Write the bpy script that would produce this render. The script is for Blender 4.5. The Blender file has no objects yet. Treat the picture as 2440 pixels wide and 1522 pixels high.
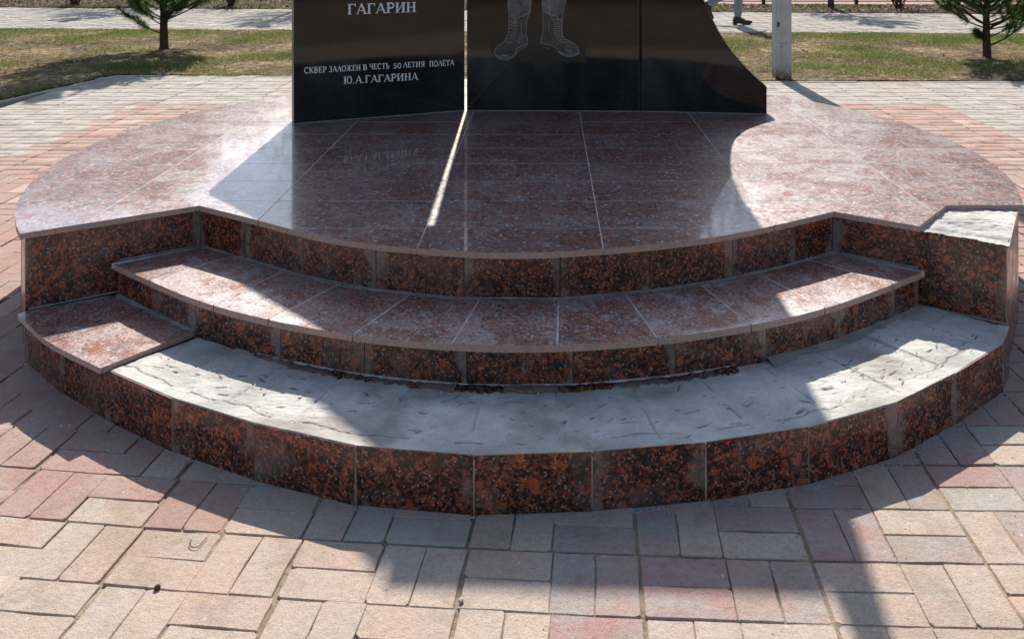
import bpy, bmesh, math, random
import numpy as np
from mathutils import Vector, Matrix
random.seed(7); RS = np.random.RandomState(11)
R = math.radians
scene = bpy.context.scene
COL = scene.collection

# ------------------------------------------------------------------ camera, sky, sun, exposure
H = 1.47                                   # eye height above the paving
F_PX, U0, V0 = 2230.0, 1305.0, -165.0      # focal length and horizon measured from the photograph
cam_d = bpy.data.cameras.new('camera'); cam = bpy.data.objects.new('camera', cam_d); COL.objects.link(cam)
cam.location = (0, 0, H); cam.rotation_euler = (R(90), 0, 0)
cam_d.sensor_width = 36; cam_d.lens = F_PX / 2440 * 36
cam_d.shift_x = -(U0 - 1220) / 2440; cam_d.shift_y = -(761 - V0) / 2440
cam_d.clip_start = 0.05; cam_d.clip_end = 1500
scene.camera = cam
SUN_EL = R(40.7)
SUN = Vector((-0.029 * math.cos(SUN_EL), math.cos(SUN_EL), math.sin(SUN_EL))).normalized()
world = bpy.data.worlds.new('World'); scene.world = world; world.use_nodes = True
wn = world.node_tree.nodes; wl = world.node_tree.links
bg = wn['Background']; sky = wn.new('ShaderNodeTexSky'); sky.sky_type = 'NISHITA'; sky.sun_disc = False
sky.sun_elevation = SUN_EL; sky.sun_rotation = R(-1.66); sky.air_density = 1.0; sky.dust_density = 0.8; sky.ozone_density = 1.0
hs = wn.new('ShaderNodeHueSaturation'); hs.inputs['Saturation'].default_value = .92; wl.new(sky.outputs[0], hs.inputs['Color']); wl.new(hs.outputs[0], bg.inputs[0]); bg.inputs[1].default_value = 0.115
sd = bpy.data.lights.new('sun', 'SUN'); sd.energy = 4.6; sd.angle = R(0.53); sd.color = (1.0, 0.94, 0.85)
so = bpy.data.objects.new('sun', sd); COL.objects.link(so); so.rotation_euler = SUN.to_track_quat('Z', 'Y').to_euler(); so.location = (0, 10, 12)
scene.view_settings.view_transform = 'Standard'; scene.view_settings.look = 'None'
scene.view_settings.exposure = 0.5; scene.view_settings.gamma = 1; scene.view_settings.use_curve_mapping = False
scene.render.engine = 'CYCLES'
scene.cycles.max_bounces = 6

# ------------------------------------------------------------------ measuring helpers
def P(u, v, z=0.0):
    """a measured spot of the photograph, as the real point on the level z"""
    h = H - z
    return ((u - U0) * h / (v - V0), F_PX * h / (v - V0))
def on_panel(u, v, a, b):
    """a measured spot on the upright slab a-b: distance along it and height"""
    r = np.array([(u - U0) / F_PX, 1.0]); t = np.array(b) - np.array(a); t = t / np.linalg.norm(t); n = np.array([-t[1], t[0]])
    k = np.dot(np.array(a), n) / np.dot(r, n)
    return float(np.dot(k * r - np.array(a), t)), H - k * (v - V0) / F_PX

# ------------------------------------------------------------------ materials
MATS = {}
class NT:
    def __init__(s, name):
        m = bpy.data.materials.new(name); m.use_nodes = True; s.m = m; s.t = m.node_tree; s.n = s.t.nodes; s.l = s.t.links
        s.b = s.n['Principled BSDF']; MATS[name] = m
    def new(s, typ, **kw):
        n = s.n.new(typ)
        for k, v in kw.items(): setattr(n, k, v)
        return n
    def link(s, a, b): s.l.new(a, b)
    def val(s, sock, v):
        if isinstance(v, (int, float, tuple, list)): sock.default_value = v
        else: s.l.new(v, sock)
    def coord(s, shuffle=True, attr=False):
        tc = s.new('ShaderNodeTexCoord')
        if not shuffle: return tc.outputs['Object']
        oi = s.new('ShaderNodeObjectInfo'); r = oi.outputs['Random']
        m = s.math('MULTIPLY', r, 91.7)
        c = s.new('ShaderNodeCombineXYZ'); s.link(m, c.inputs[0]); s.link(m, c.inputs[1]); s.link(m, c.inputs[2])
        va = s.new('ShaderNodeVectorMath', operation='ADD'); s.link(tc.outputs['Object'], va.inputs[0]); s.link(c.outputs[0], va.inputs[1])
        return va.outputs[0]
    def math(s, op, a, b=0.0, clamp=False):
        n = s.new('ShaderNodeMath', operation=op, use_clamp=clamp); s.val(n.inputs[0], a); s.val(n.inputs[1], b); return n.outputs[0]
    def noise(s, co, scale, detail=3, rough=.55, dist=0):
        n = s.new('ShaderNodeTexNoise'); s.link(co, n.inputs['Vector']); n.inputs['Scale'].default_value = scale
        n.inputs['Detail'].default_value = detail; n.inputs['Roughness'].default_value = rough; n.inputs['Distortion'].default_value = dist; return n
    def voro(s, co, scale, rnd=1.0, feature='F1'):
        n = s.new('ShaderNodeTexVoronoi', feature=feature); s.link(co, n.inputs['Vector']); n.inputs['Scale'].default_value = scale
        n.inputs['Randomness'].default_value = rnd; return n
    def ramp(s, fac, stops, interp='LINEAR'):
        n = s.new('ShaderNodeValToRGB'); n.color_ramp.interpolation = interp; e = n.color_ramp.elements
        while len(e) < len(stops): e.new(0.5)
        for el, (p, c) in zip(e, stops):
            el.position = p; el.color = (c, c, c, 1) if isinstance(c, (int, float)) else (*c, 1)
        s.link(fac, n.inputs[0]); return n.outputs[0]
    def mix(s, fac, a, b, blend='MIX'):
        n = s.new('ShaderNodeMix', data_type='RGBA', blend_type=blend); s.val(n.inputs[0], fac)
        for so_, v in ((n.inputs[6], a), (n.inputs[7], b)):
            if isinstance(v, (tuple, list)): so_.default_value = (*v[:3], 1)
            else: s.link(v, so_)
        return n.outputs[2]
    def distort(s, co, scale, amt):
        n = s.noise(co, scale, 2); sub = s.new('ShaderNodeVectorMath', operation='SUBTRACT'); s.link(n.outputs['Color'], sub.inputs[0]); sub.inputs[1].default_value = (.5, .5, .5)
        sc = s.new('ShaderNodeVectorMath', operation='SCALE'); s.link(sub.outputs[0], sc.inputs[0]); sc.inputs['Scale'].default_value = amt
        ad = s.new('ShaderNodeVectorMath', operation='ADD'); s.link(co, ad.inputs[0]); s.link(sc.outputs[0], ad.inputs[1]); return ad.outputs[0]
    def bump(s, h, strength, dist):
        b = s.new('ShaderNodeBump'); s.link(h, b.inputs['Height']); b.inputs['Strength'].default_value = strength; b.inputs['Distance'].default_value = dist
        s.link(b.outputs[0], s.b.inputs['Normal']); return b
    def set(s, color=None, rough=None, spec=None, metal=None, coat=None, coat_rough=None):
        if color is not None:
            if isinstance(color, (tuple, list)): s.b.inputs['Base Color'].default_value = (*color[:3], 1)
            else: s.link(color, s.b.inputs['Base Color'])
        if rough is not None: s.val(s.b.inputs['Roughness'], rough)
        if spec is not None: s.val(s.b.inputs['Specular IOR Level'], spec)
        if metal is not None: s.b.inputs['Metallic'].default_value = metal
        if coat is not None: s.val(s.b.inputs['Coat Weight'], coat)
        if coat_rough is not None: s.b.inputs['Coat Roughness'].default_value = coat_rough
        return s.m

def granite_color(t, co, bright=1.0, red=0.0):
    cd = t.distort(t.distort(co, 45, .016), 160, .008)
    v = t.voro(cd, 135); sep = t.new('ShaderNodeSeparateColor'); t.link(v.outputs['Color'], sep.inputs[0])
    big = t.noise(t.distort(co, 14, .06), 17, 4, .68)
    f = t.math('ADD', t.math('MULTIPLY', sep.outputs[0], .82), t.math('MULTIPLY', t.math('SUBTRACT', big.outputs[0], .5 - red), .72), True)
    b = bright * 1.6
    col = t.ramp(f, [(0.0, (.008 * b, .007 * b, .008 * b)), (.26, (.016 * b, .010 * b, .009 * b)), (.40, (.065 * b, .022 * b, .014 * b)), (.60, (.15 * b, .042 * b, .020 * b)), (.8, (.26 * b, .072 * b, .032 * b)), (1, (.20 * b, .085 * b, .055 * b))])
    vb = t.voro(t.distort(t.distort(co, 25, .03), 110, .012), 30); sb = t.new('ShaderNodeSeparateColor'); t.link(vb.outputs['Color'], sb.inputs[0])
    blob = t.math('MULTIPLY', t.ramp(sb.outputs[1], [(.76, 0), (.80, 1)]), t.ramp(vb.outputs['Distance'], [(.36, 1), (.48, 0)]))
    bn = t.noise(co, 190, 2)
    col = t.mix(t.math('MULTIPLY', blob, .85), col, t.mix(bn.outputs[0], (.20 * b, .045 * b, .018 * b), (.33 * b, .090 * b, .034 * b)))
    vs = t.voro(t.distort(co, 120, .006), 150); ss = t.new('ShaderNodeSeparateColor'); t.link(vs.outputs['Color'], ss.inputs[0])
    clump = t.noise(co, 9, 2)
    speck = t.math('MULTIPLY', t.ramp(t.math('ADD', ss.outputs[2], t.math('MULTIPLY', clump.outputs[0], .20)), [(.985, 0), (1.02, 1)]), t.ramp(vs.outputs['Distance'], [(.25, 1), (.5, 0)]))
    fn = t.noise(co, 330, 4, .8)
    col = t.mix(.8, col, t.ramp(fn.outputs[0], [(.34, .12), (.5, .8), (.64, 1.5)]), 'MULTIPLY')
    mid = t.noise(t.distort(co, 70, .02), 75, 3, .7)
    col = t.mix(t.ramp(mid.outputs[0], [(.52, 0), (.60, .8)]), col, (.02 * b, .012 * b, .012 * b))
    col = t.mix(speck, col, (.36, .31, .28))
    return col

def granite(name, kind):
    t = NT(name); co = t.coord()
    if kind == 'riser':
        col = granite_color(t, co, 1.0)
        uv = t.new('ShaderNodeUVMap', uv_map='seam'); sp = t.new('ShaderNodeSeparateXYZ'); t.link(uv.outputs[0], sp.inputs[0])
        d = t.math('MINIMUM', sp.outputs[0], sp.outputs[1])
        wob = t.noise(co, 9, 3)
        edge = t.math('ADD', d, t.math('MULTIPLY', t.math('SUBTRACT', wob.outputs[0], .5), .13))
        smear = t.ramp(edge, [(0.0, 1), (.016, .8), (.030, 0)])
        veil = t.noise(co, 4.2, 3)
        smear = t.math('MULTIPLY', smear, t.ramp(veil.outputs[0], [(.46, 0), (.56, .6)]))
        col = t.mix(smear, col, (.25, .22, .205))
        haze = t.noise(t.distort(co, 3, .2), 6, 4, .65)
        col = t.mix(t.math('MULTIPLY', t.ramp(haze.outputs[0], [(.52, 0), (.75, .32)]), 1), col, (.30, .24, .23))
        t.set(col, t.ramp(haze.outputs[0], [(.4, .16), (.7, .38)]), .5)
    elif kind in ('tread', 'top'):
        cs = granite_color(t, co, 1.35, .16)
        dn = t.noise(t.distort(co, 5, .25), 3.2, 5, .66); fine = t.noise(co, 62 if kind == 'top' else 95, 5, .85)
        lo, hi = (.08, .85) if kind == 'tread' else (.10, .90)
        dust = t.ramp(t.math('ADD', dn.outputs[0], t.math('MULTIPLY', t.math('SUBTRACT', fine.outputs[0], .5), 1.5)), [(.38, lo), (.5, (lo + hi) * .42), (.62, hi)])
        col = t.mix(dust, cs, (.42, .305, .275) if kind == 'tread' else (.30, .205, .19))
        ef = t.noise(t.distort(co, 2.2, .35), 3.6, 5, .72)
        col = t.mix(t.ramp(ef.outputs[0], [(.56, 0), (.66, .75)] if kind == 'tread' else [(.56, 0), (.70, .35)]), col, (.50, .48, .485) if kind == 'tread' else (.42, .38, .38))
        pk = t.noise(t.distort(co, 12, .1), 17, 3, .6)
        col = t.mix(t.ramp(pk.outputs[0], [(.52, 0), (.60, .6)]), col, (.31, .09, .045))
        fv = t.voro(t.distort(co, 70, .012), 62 if kind == 'top' else 88); fs_ = t.new('ShaderNodeSeparateColor'); t.link(fv.outputs['Color'], fs_.inputs[0])
        fc = t.noise(co, 8, 3, .6)
        col = t.mix(t.math('MULTIPLY', t.ramp(fs_.outputs[1], [(.80, 0), (.86, .8)]), t.ramp(fv.outputs['Distance'], [(.35, 1), (.55, 0)])), col, (.022, .016, .017))
        col = t.mix(t.math('MULTIPLY', t.math('GREATER_THAN', t.math('ADD', fs_.outputs[0], t.math('MULTIPLY', fc.outputs[0], .5)), 1.10), t.ramp(fv.outputs['Distance'], [(.3, .8), (.5, 0)])), col, (.56, .54, .56))
        spm = t.math('MULTIPLY', t.ramp(dust, [(.15, .45), (.75, 1.0)]), t.ramp(pk.outputs[0], [(.52, 1), (.64, .35)]))
        t.set(col, t.ramp(dust, [(.2, .38), (.7, .43)]), spm, coat=(.6 if kind == 'tread' else .9), coat_rough=(.08 if kind == 'tread' else .065))
        t.b.inputs['IOR'].default_value = 1.85
        if kind == 'top': t.b.inputs['Coat IOR'].default_value = 1.5
    elif kind == 'sawn':
        cs = granite_color(t, co, 1.3, .05); n = t.noise(co, 160, 3, .7)
        col = t.mix(t.ramp(n.outputs[0], [(.35, .55), (.65, .9)]), cs, (.46, .36, .32)); t.set(col, .7, .3)
        t.bump(n.outputs[0], .3, .002)
    return t.m
G_RISER = granite('granite_riser', 'riser'); G_TREAD = granite('granite_tread', 'tread'); G_TOP = granite('granite_top', 'top'); G_SAWN = granite('granite_sawn', 'sawn')

def m_mortar(name, base=(.44, .42, .39), bumpy=.5, scale=1.0, pit=False):
    t = NT(name); co = t.coord(False)
    n1 = t.noise(t.distort(co, 3 * scale, .12), 5 * scale, 5, .62); n2 = t.noise(co, 90 * scale, 4, .7)
    n3 = t.noise(t.distort(co, 6, .3), 2.1, 3)
    c = t.mix(t.ramp(n1.outputs[0], [(.35, 0), (.65, 1)]), tuple(x * .74 for x in base), tuple(min(x * 1.3, .8) for x in base))
    c = t.mix(t.ramp(n3.outputs[0], [(.55, 0), (.75, .5)]), c, (.36, .29, .22))
    c = t.mix(t.ramp(n2.outputs[0], [(.3, .35), (.5, 0)]), c, tuple(x * .5 for x in base))
    if pit:
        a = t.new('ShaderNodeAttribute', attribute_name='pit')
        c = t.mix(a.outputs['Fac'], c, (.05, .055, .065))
        a2 = t.new('ShaderNodeAttribute', attribute_name='soil')
        c = t.mix(t.math('MULTIPLY', a2.outputs['Fac'], .8), c, (.27, .215, .165))
    # trowel drags
    st = t.new('ShaderNodeMapping'); t.link(co, st.inputs[0]); st.inputs['Scale'].default_value = (1, 3.5, 1); st.inputs['Rotation'].default_value = (0, 0, .25)
    n4 = t.noise(t.distort(st.outputs[0], 4, .3), 9 * scale, 5, .7)
    h = t.math('ADD', t.math('MULTIPLY', n4.outputs[0], 1.0), t.math('MULTIPLY', n2.outputs[0], .35))
    t.set(c, .8, .3); t.bump(h, bumpy, .006); return t.m
M_BED = m_mortar('cement_bed', (.53, .51, .465), .9, 1, True); M_MORTAR = m_mortar('grey_mortar', (.27, .26, .24), .4, 2)
M_GROUT = m_mortar('pale_grout', (.60, .53, .49), .2, 3)

def m_paver(name, a, b, c):
    t = NT(name); co = t.coord(False)
    oi = t.new('ShaderNodeObjectInfo'); at = t.new('ShaderNodeAttribute', attribute_name='rnd')
    r = t.math('FRACT', t.math('ADD', oi.outputs['Random'], at.outputs['Fac']))
    geo = t.new('ShaderNodeNewGeometry'); gp = geo.outputs['Position']
    col = t.mix(t.ramp(r, [(.0, 0), (.5, .5), (1, 1)]), a, b)
    wear = t.noise(t.distort(gp, 3, .25), 4.5, 4, .65)
    col = t.mix(t.ramp(wear.outputs[0], [(.44, 0), (.62, .85)]), col, c)
    g = t.noise(gp, 260, 3, .75); g2 = t.noise(gp, 55, 3, .7)
    col = t.mix(.55, col, t.ramp(g.outputs[0], [(.34, .40), (.48, .92), (.66, 1.05)]), 'MULTIPLY')
    col = t.mix(.35, col, t.ramp(g2.outputs[0], [(.35, .6), (.55, 1.0)]), 'MULTIPLY')
    va = t.voro(gp, 45); sep = t.new('ShaderNodeSeparateColor'); t.link(va.outputs['Color'], sep.inputs[0])
    col = t.mix(t.math('MULTIPLY', t.ramp(sep.outputs[0], [(.955, 0), (.965, .8)]), t.ramp(va.outputs['Distance'], [(.15, 1), (.22, 0)])), col, (.62, .58, .54))
    st = t.noise(t.distort(gp, 2, .3), 1.6, 4, .6)
    col = t.mix(t.ramp(st.outputs[0], [(.56, 0), (.7, .45)]), col, (.30, .235, .165))
    dk = t.noise(t.distort(gp, 9, .05), 6, 5, .75)
    col = t.mix(t.ramp(dk.outputs[0], [(.52, 0), (.66, .38)]), col, (.25, .19, .14))
    t.set(col, .88, .25); t.bump(t.math('ADD', t.math('MULTIPLY', g.outputs[0], .6), t.math('ADD', g2.outputs[0], dk.outputs[0])), .7, .005); return t.m
PV_PINK = m_paver('paver_pink', (.50, .31, .25), (.44, .275, .23), (.46, .36, .30))
PV_CREAM = m_paver('paver_cream', (.58, .45, .355), (.55, .395, .31), (.53, .44, .37))
PV_GREY = m_paver('paver_grey', (.49, .44, .37), (.44, .385, .32), (.50, .45, .385))
PV_ROSE = m_paver('paver_worn_rose', (.44, .265, .235), (.46, .34, .28), (.42, .39, .35))
PV_PALE = m_paver('paver_pale', (.52, .47, .41), (.48, .43, .375), (.51, .465, .41))

def m_soil(name, stops, sc=9, b=.7):
    t = NT(name); tc = t.new('ShaderNodeNewGeometry'); co = tc.outputs['Position']
    n = t.noise(t.distort(co, 4, .2), sc, 6, .72); n2 = t.noise(co, 1.1, 3)
    f = t.math('ADD', n.outputs[0], t.math('MULTIPLY', t.math('SUBTRACT', n2.outputs[0], .5), .5))
    c = t.ramp(f, stops); t.set(c, .95, .1); t.bump(n.outputs[0], b, .03); return t.m
M_SAND = m_soil('joint_sand', [(.3, (.17, .13, .09)), (.5, (.29, .22, .15)), (.7, (.42, .335, .24))], 24, .5)
M_LAWN = m_soil('lawn_soil', [(.3, (.02, .014, .008)), (.45, (.08, .058, .028)), (.56, (.19, .14, .07)), (.7, (.42, .32, .19))], 11)
M_LITTER = m_soil('litter_soil', [(.3, (.015, .010, .008)), (.48, (.05, .03, .02)), (.6, (.11, .07, .05)), (.75, (.24, .17, .13))], 16)
M_GROUND = m_soil('far_ground', [(.3, (.10, .09, .05)), (.5, (.17, .15, .09)), (.7, (.25, .22, .15))], 3, .3)

def flat(name, c, rough=.8, spec=.3, metal=0, var=.25, sc=20):
    t = NT(name); co = t.coord(); n = t.noise(co, sc, 4, .65)
    t.set(t.mix(n.outputs[0], tuple(x * (1 - var) for x in c), tuple(min(1, x * (1 + var)) for x in c)), rough, spec, metal); return t.m
t = NT('black_granite'); co = t.coord(False); vv = t.voro(co, 420); se = t.new('ShaderNodeSeparateColor'); t.link(vv.outputs['Color'], se.inputs[0])
cc = t.mix(t.ramp(se.outputs[0], [(.93, 0), (.97, 1)]), (.004, .0042, .005), (.035, .035, .035))
t.set(cc, .05, .5)
BLACK = t.m
BLACK_EDGE = flat('black_granite_edge', (.10, .10, .085), .35, .5, 0, .3, 60)
ETCH = flat('engraved_letters', (.78, .82, .80), .7, .3, 0, .12, 90)
ETCH_LINE = flat('engraved_line', (.34, .35, .34), .6, .4, 0, .5, 300)
def m_etch(name, lo, hi, sc):
    t = NT(name); co = t.coord(False); n = t.noise(co, sc, 4, .8); n2 = t.noise(co, 14, 3)
    f = t.math('ADD', n.outputs[0], t.math('MULTIPLY', t.math('SUBTRACT', n2.outputs[0], .5), .6))
    t.set(t.ramp(f, [(.35, lo), (.75, hi)]), .25, .5); return t.m
ETCH_CLOTH = m_etch('engraved_cloth', .02, .26, 160); ETCH_BOOT = m_etch('engraved_boot', .008, .13, 160); ETCH_HAZE = m_etch('engraved_ground', .005, .022, 200)
BARK = flat('pine_bark', (.075, .05, .035), .95, .1, 0, .6, 30)
NEEDLE = flat('pine_needle', (.06, .13, .03), .55, .35, 0, .5, 6); NEEDLE2 = flat('pine_needle_fresh', (.16, .24, .035), .55, .35, 0, .4, 6)
G1 = flat('grass_green', (.15, .20, .05), .7, .3, 0, .5, 3); G2 = flat('grass_olive', (.24, .245, .075), .8, .2, 0, .5, 3); G3 = flat('grass_straw', (.46, .35, .19), .85, .2, 0, .5, 5)
LEAF = flat('dead_leaf', (.21, .13, .085), .8, .2, 0, .7, 9); LEAF2 = flat('bleached_leaf', (.5, .42, .36), .8, .2, 0, .4, 9)
def thin(m_, f_=.5):
    nt = m_.node_tree; b = nt.nodes['Principled BSDF']; tr_ = nt.nodes.new('ShaderNodeBsdfTranslucent'); mx = nt.nodes.new('ShaderNodeMixShader'); mx.inputs[0].default_value = f_
    src = b.inputs['Base Color'].links[0].from_socket; nt.links.new(src, tr_.inputs[0]); nt.links.new(b.outputs[0], mx.inputs[1]); nt.links.new(tr_.outputs[0], mx.inputs[2]); nt.links.new(mx.outputs[0], nt.nodes['Material Output'].inputs[0])
for m_ in (NEEDLE, NEEDLE2): thin(m_, .4)
for m_ in (G1, G2, G3): thin(m_, .5)
for m_ in (LEAF, LEAF2): thin(m_, .3)
POLE = None
t = NT('galvanised_steel'); co = t.coord(False); n = t.noise(co, 6, 5, .6); sp = t.new('ShaderNodeSeparateXYZ'); t.link(co, sp.inputs[0])
c = t.mix(t.ramp(n.outputs[0], [(.35, 0), (.65, 1)]), (.30, .34, .36), (.40, .44, .46))
n2 = t.noise(co, 22, 5, .7); rust = t.math('MULTIPLY', t.ramp(t.math('ADD', sp.outputs[2], t.math('MULTIPLY', n2.outputs[0], .22)), [(.16, 1), (.27, 0)]), t.ramp(n2.outputs[0], [(.4, .2), (.55, 1)]))
c = t.mix(rust, c, (.13, .055, .025)); t.set(c, .5, .5, .25); POLE = t.m
IRON = flat('painted_iron', (.02, .018, .02), .5, .5)
JEANS = flat('grey_jeans', (.21, .25, .30), .9, .2, 0, .35, 25); SHOE = flat('black_leather', (.012, .012, .013), .35, .5); COATM = flat('dark_jacket', (.04, .045, .06), .9, .2); SKIN = flat('skin', (.45, .27, .2), .6, .4, 0, .08)
WALLP = flat('pale_plaster', (.55, .54, .56), .9, .2, 0, .05, 1); ROOFM = flat('roof_sheet', (.2, .2, .21), .7); GLASSM = flat('dark_window', (.03, .04, .05), .1, .5, 0, .1)
TWIG = flat('red_brown_twig', (.10, .05, .035), .8, .2, 0, .4, 10)
CROWN = flat('far_crown', (.10, .085, .045), .9, .1, 0, .5, 2); CROWN2 = flat('dark_crown', (.032, .042, .026), .9, .1, 0, .5, 2)
STONE = flat('pebble_grey', (.42, .40, .37), .9, .2, 0, .5, 40)

# ------------------------------------------------------------------ object helpers
class MB:
    def __init__(s): s.v = []; s.f = []; s.m = []; s.uv = {}
    def face(s, pts, mi=0, uv=None):
        b = len(s.v); s.v += [tuple(p) for p in pts]; s.f.append(tuple(range(b, b + len(pts)))); s.m.append(mi)
        if uv: s.uv[len(s.f) - 1] = uv
    def prism(s, poly, z0, z1, mt=0, ms=0, bottom=True, cham=0):
        poly = [tuple(p) for p in poly]
        if area(poly) < 0: poly = poly[::-1]
        zt = z1
        top = poly
        if cham:
            top = inset(poly, cham); zt = z1 - cham
        s.face([(x, y, z1) for x, y in top], mt)
        n = len(poly)
        for i in range(n):
            a, b = poly[i], poly[(i + 1) % n]
            if cham:
                a2, b2 = top[i], top[(i + 1) % n]; s.face([(*a, zt), (*b, zt), (*b2, z1), (*a2, z1)], mt)
            s.face([(*a, z0), (*b, z0), (*b, zt), (*a, zt)], ms)
        if bottom: s.face([(x, y, z0) for x, y in poly[::-1]], ms)
    def box(s, c, d, mi=0, rot=0):
        cx, cy, cz = c; w, l, h = d[0] / 2, d[1] / 2, d[2] / 2; cr, sr = math.cos(rot), math.sin(rot)
        q = [(cx + x * cr - y * sr, cy + x * sr + y * cr) for x, y in ((-w, -l), (w, -l), (w, l), (-w, l))]
        s.prism(q, cz - h, cz + h, mi, mi)
    def tube(s, pts, rad, seg=6, mi=0, cap=True):
        pts = [Vector(p) for p in pts]; rings = []
        for i, p in enumerate(pts):
            d = (pts[min(i + 1, len(pts) - 1)] - pts[max(i - 1, 0)]).normalized()
            up = Vector((0, 0, 1)) if abs(d.z) < .9 else Vector((1, 0, 0))
            a = d.cross(up).normalized(); b = d.cross(a); r = rad[i] if isinstance(rad, (list, tuple)) else rad
            base = len(s.v)
            for k in range(seg):
                an = 2 * math.pi * k / seg; s.v.append(tuple(p + a * math.cos(an) * r + b * math.sin(an) * r))
            rings.append(base)
        for i in range(len(rings) - 1):
            for k in range(seg):
                k2 = (k + 1) % seg; s.f.append((rings[i] + k, rings[i + 1] + k, rings[i + 1] + k2, rings[i] + k2)); s.m.append(mi)
        if cap:
            s.f.append(tuple(rings[0] + k for k in range(seg))); s.m.append(mi)
            s.f.append(tuple(rings[-1] + k for k in reversed(range(seg)))); s.m.append(mi)
    def mesh(s, name, mats, smooth=False):
        me = bpy.data.meshes.new(name); me.from_pydata(s.v, [], s.f)
        for m in (mats if isinstance(mats, (list, tuple)) else [mats]): me.materials.append(m)
        me.polygons.foreach_set('material_index', s.m)
        if smooth: me.polygons.foreach_set('use_smooth', [True] * len(s.f))
        if s.uv:
            ul = me.uv_layers.new(name='seam')
            for fi, co in s.uv.items():
                for li, c in zip(me.polygons[fi].loop_indices, co): ul.data[li].uv = c
        me.update(); return me
    def build(s, name, mats, parent=None, smooth=False):
        return link(name, s.mesh(name, mats, smooth), parent)
def link(name, me, parent=None, loc=None):
    o = bpy.data.objects.new(name, me); COL.objects.link(o)
    if parent: o.parent = parent
    if loc: o.location = loc
    return o
def tag(o, label, cat=None, group=None, kind=None):
    if label: o['label'] = label
    if cat: o['category'] = cat
    if group: o['group'] = group
    if kind: o['kind'] = kind
    return o
def empty(name, loc=(0, 0, 0), rz=0):
    o = bpy.data.objects.new(name, None); COL.objects.link(o); o.location = loc; o.rotation_euler = (0, 0, rz); o.empty_display_size = .1; return o
def copy_tree(o, parent=None):
    c = o.copy(); COL.objects.link(c)
    if parent: c.parent = parent
    for ch in list(o.children): copy_tree(ch, c)
    return c
def fast(name, V, Fc, mats, mi=None, parent=None, smooth=False, attrs=None):
    """one mesh from numpy arrays; Fc is (n,3) or (n,4)"""
    me = bpy.data.meshes.new(name); k = Fc.shape[1]; me.vertices.add(len(V)); me.vertices.foreach_set('co', np.asarray(V, np.float32).ravel())
    me.loops.add(Fc.size); me.loops.foreach_set('vertex_index', Fc.astype(np.int32).ravel())
    me.polygons.add(len(Fc)); me.polygons.foreach_set('loop_start', np.arange(0, Fc.size, k, dtype=np.int32))
    for m in mats: me.materials.append(m)
    if mi is not None: me.polygons.foreach_set('material_index', np.asarray(mi, np.int32))
    if smooth: me.polygons.foreach_set('use_smooth', np.ones(len(Fc), bool))
    me.update(calc_edges=True)
    for nm, (dom, arr) in (attrs or {}).items():
        a = me.attributes.new(nm, 'FLOAT', dom); a.data.foreach_set('value', np.asarray(arr, np.float32))
    return link(name, me, parent)
def area(p): return .5 * sum(p[i][0] * p[(i + 1) % len(p)][1] - p[(i + 1) % len(p)][0] * p[i][1] for i in range(len(p)))
def clean(p, e=1e-4):
    q = []
    for a in p:
        if not q or math.hypot(a[0] - q[-1][0], a[1] - q[-1][1]) > e: q.append(tuple(a))
    if len(q) > 1 and math.hypot(q[0][0] - q[-1][0], q[0][1] - q[-1][1]) < e: q.pop()
    return q
def inset(p, d):
    """ccw polygon moved inwards by d"""
    n = len(p); out = []
    for i in range(n):
        a, b, c = p[i - 1], p[i], p[(i + 1) % n]
        e1 = np.array([b[0] - a[0], b[1] - a[1]]); e2 = np.array([c[0] - b[0], c[1] - b[1]])
        e1 = e1 / (np.linalg.norm(e1) + 1e-9); e2 = e2 / (np.linalg.norm(e2) + 1e-9)
        n1 = np.array([-e1[1], e1[0]]); n2 = np.array([-e2[1], e2[0]]); m = n1 + n2; k = d / max(.25, np.dot(m, n1))
        out.append((b[0] + m[0] * k, b[1] + m[1] * k))
    return out
def offset_line(p, d):
    """open polyline moved to its left by d"""
    out = []
    for i in range(len(p)):
        a, c = p[max(i - 1, 0)], p[min(i + 1, len(p) - 1)]; e = np.array([c[0] - a[0], c[1] - a[1]]); e = e / np.linalg.norm(e)
        out.append((p[i][0] - e[1] * d, p[i][1] + e[0] * d))
    return out
def clip_rect(poly, x0, x1, y0, y1):
    def cut(pl, inside, inter):
        o = []
        for i in range(len(pl)):
            a, b = pl[i - 1], pl[i]
            if inside(b):
                if not inside(a): o.append(inter(a, b))
                o.append(b)
            elif inside(a): o.append(inter(a, b))
        return o
    def ix(x): return lambda a, b: (x, a[1] + (b[1] - a[1]) * (x - a[0]) / (b[0] - a[0]))
    def iy(y): return lambda a, b: (a[0] + (b[0] - a[0]) * (y - a[1]) / (b[1] - a[1]), y)
    for ins, it in ((lambda p: p[0] >= x0, ix(x0)), (lambda p: p[0] <= x1, ix(x1)), (lambda p: p[1] >= y0, iy(y0)), (lambda p: p[1] <= y1, iy(y1))):
        if not poly: return []
        poly = cut(poly, ins, it)
    return clean(poly, 5e-4)
def spline(pts, n=8):
    p = [np.array(a, float) for a in pts]; p = [2 * p[0] - p[1]] + p + [2 * p[-1] - p[-2]]; out = []
    for i in range(1, len(p) - 2):
        for k in range(n):
            t = k / n; out.append(tuple(.5 * (2 * p[i] + (p[i + 1] - p[i - 1]) * t + (2 * p[i - 1] - 5 * p[i] + 4 * p[i + 1] - p[i + 2]) * t * t + (3 * p[i] - p[i - 1] - 3 * p[i + 1] + p[i + 2]) * t ** 3)))
    out.append(tuple(p[-2])); return out
def smooth_line(pts, k=2):
    p = np.array(pts, float)
    for _ in range(k):
        q = p.copy(); q[1:-1] = .25 * p[:-2] + .5 * p[1:-1] + .25 * p[2:]; p = q
    return [tuple(a) for a in p]

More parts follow.
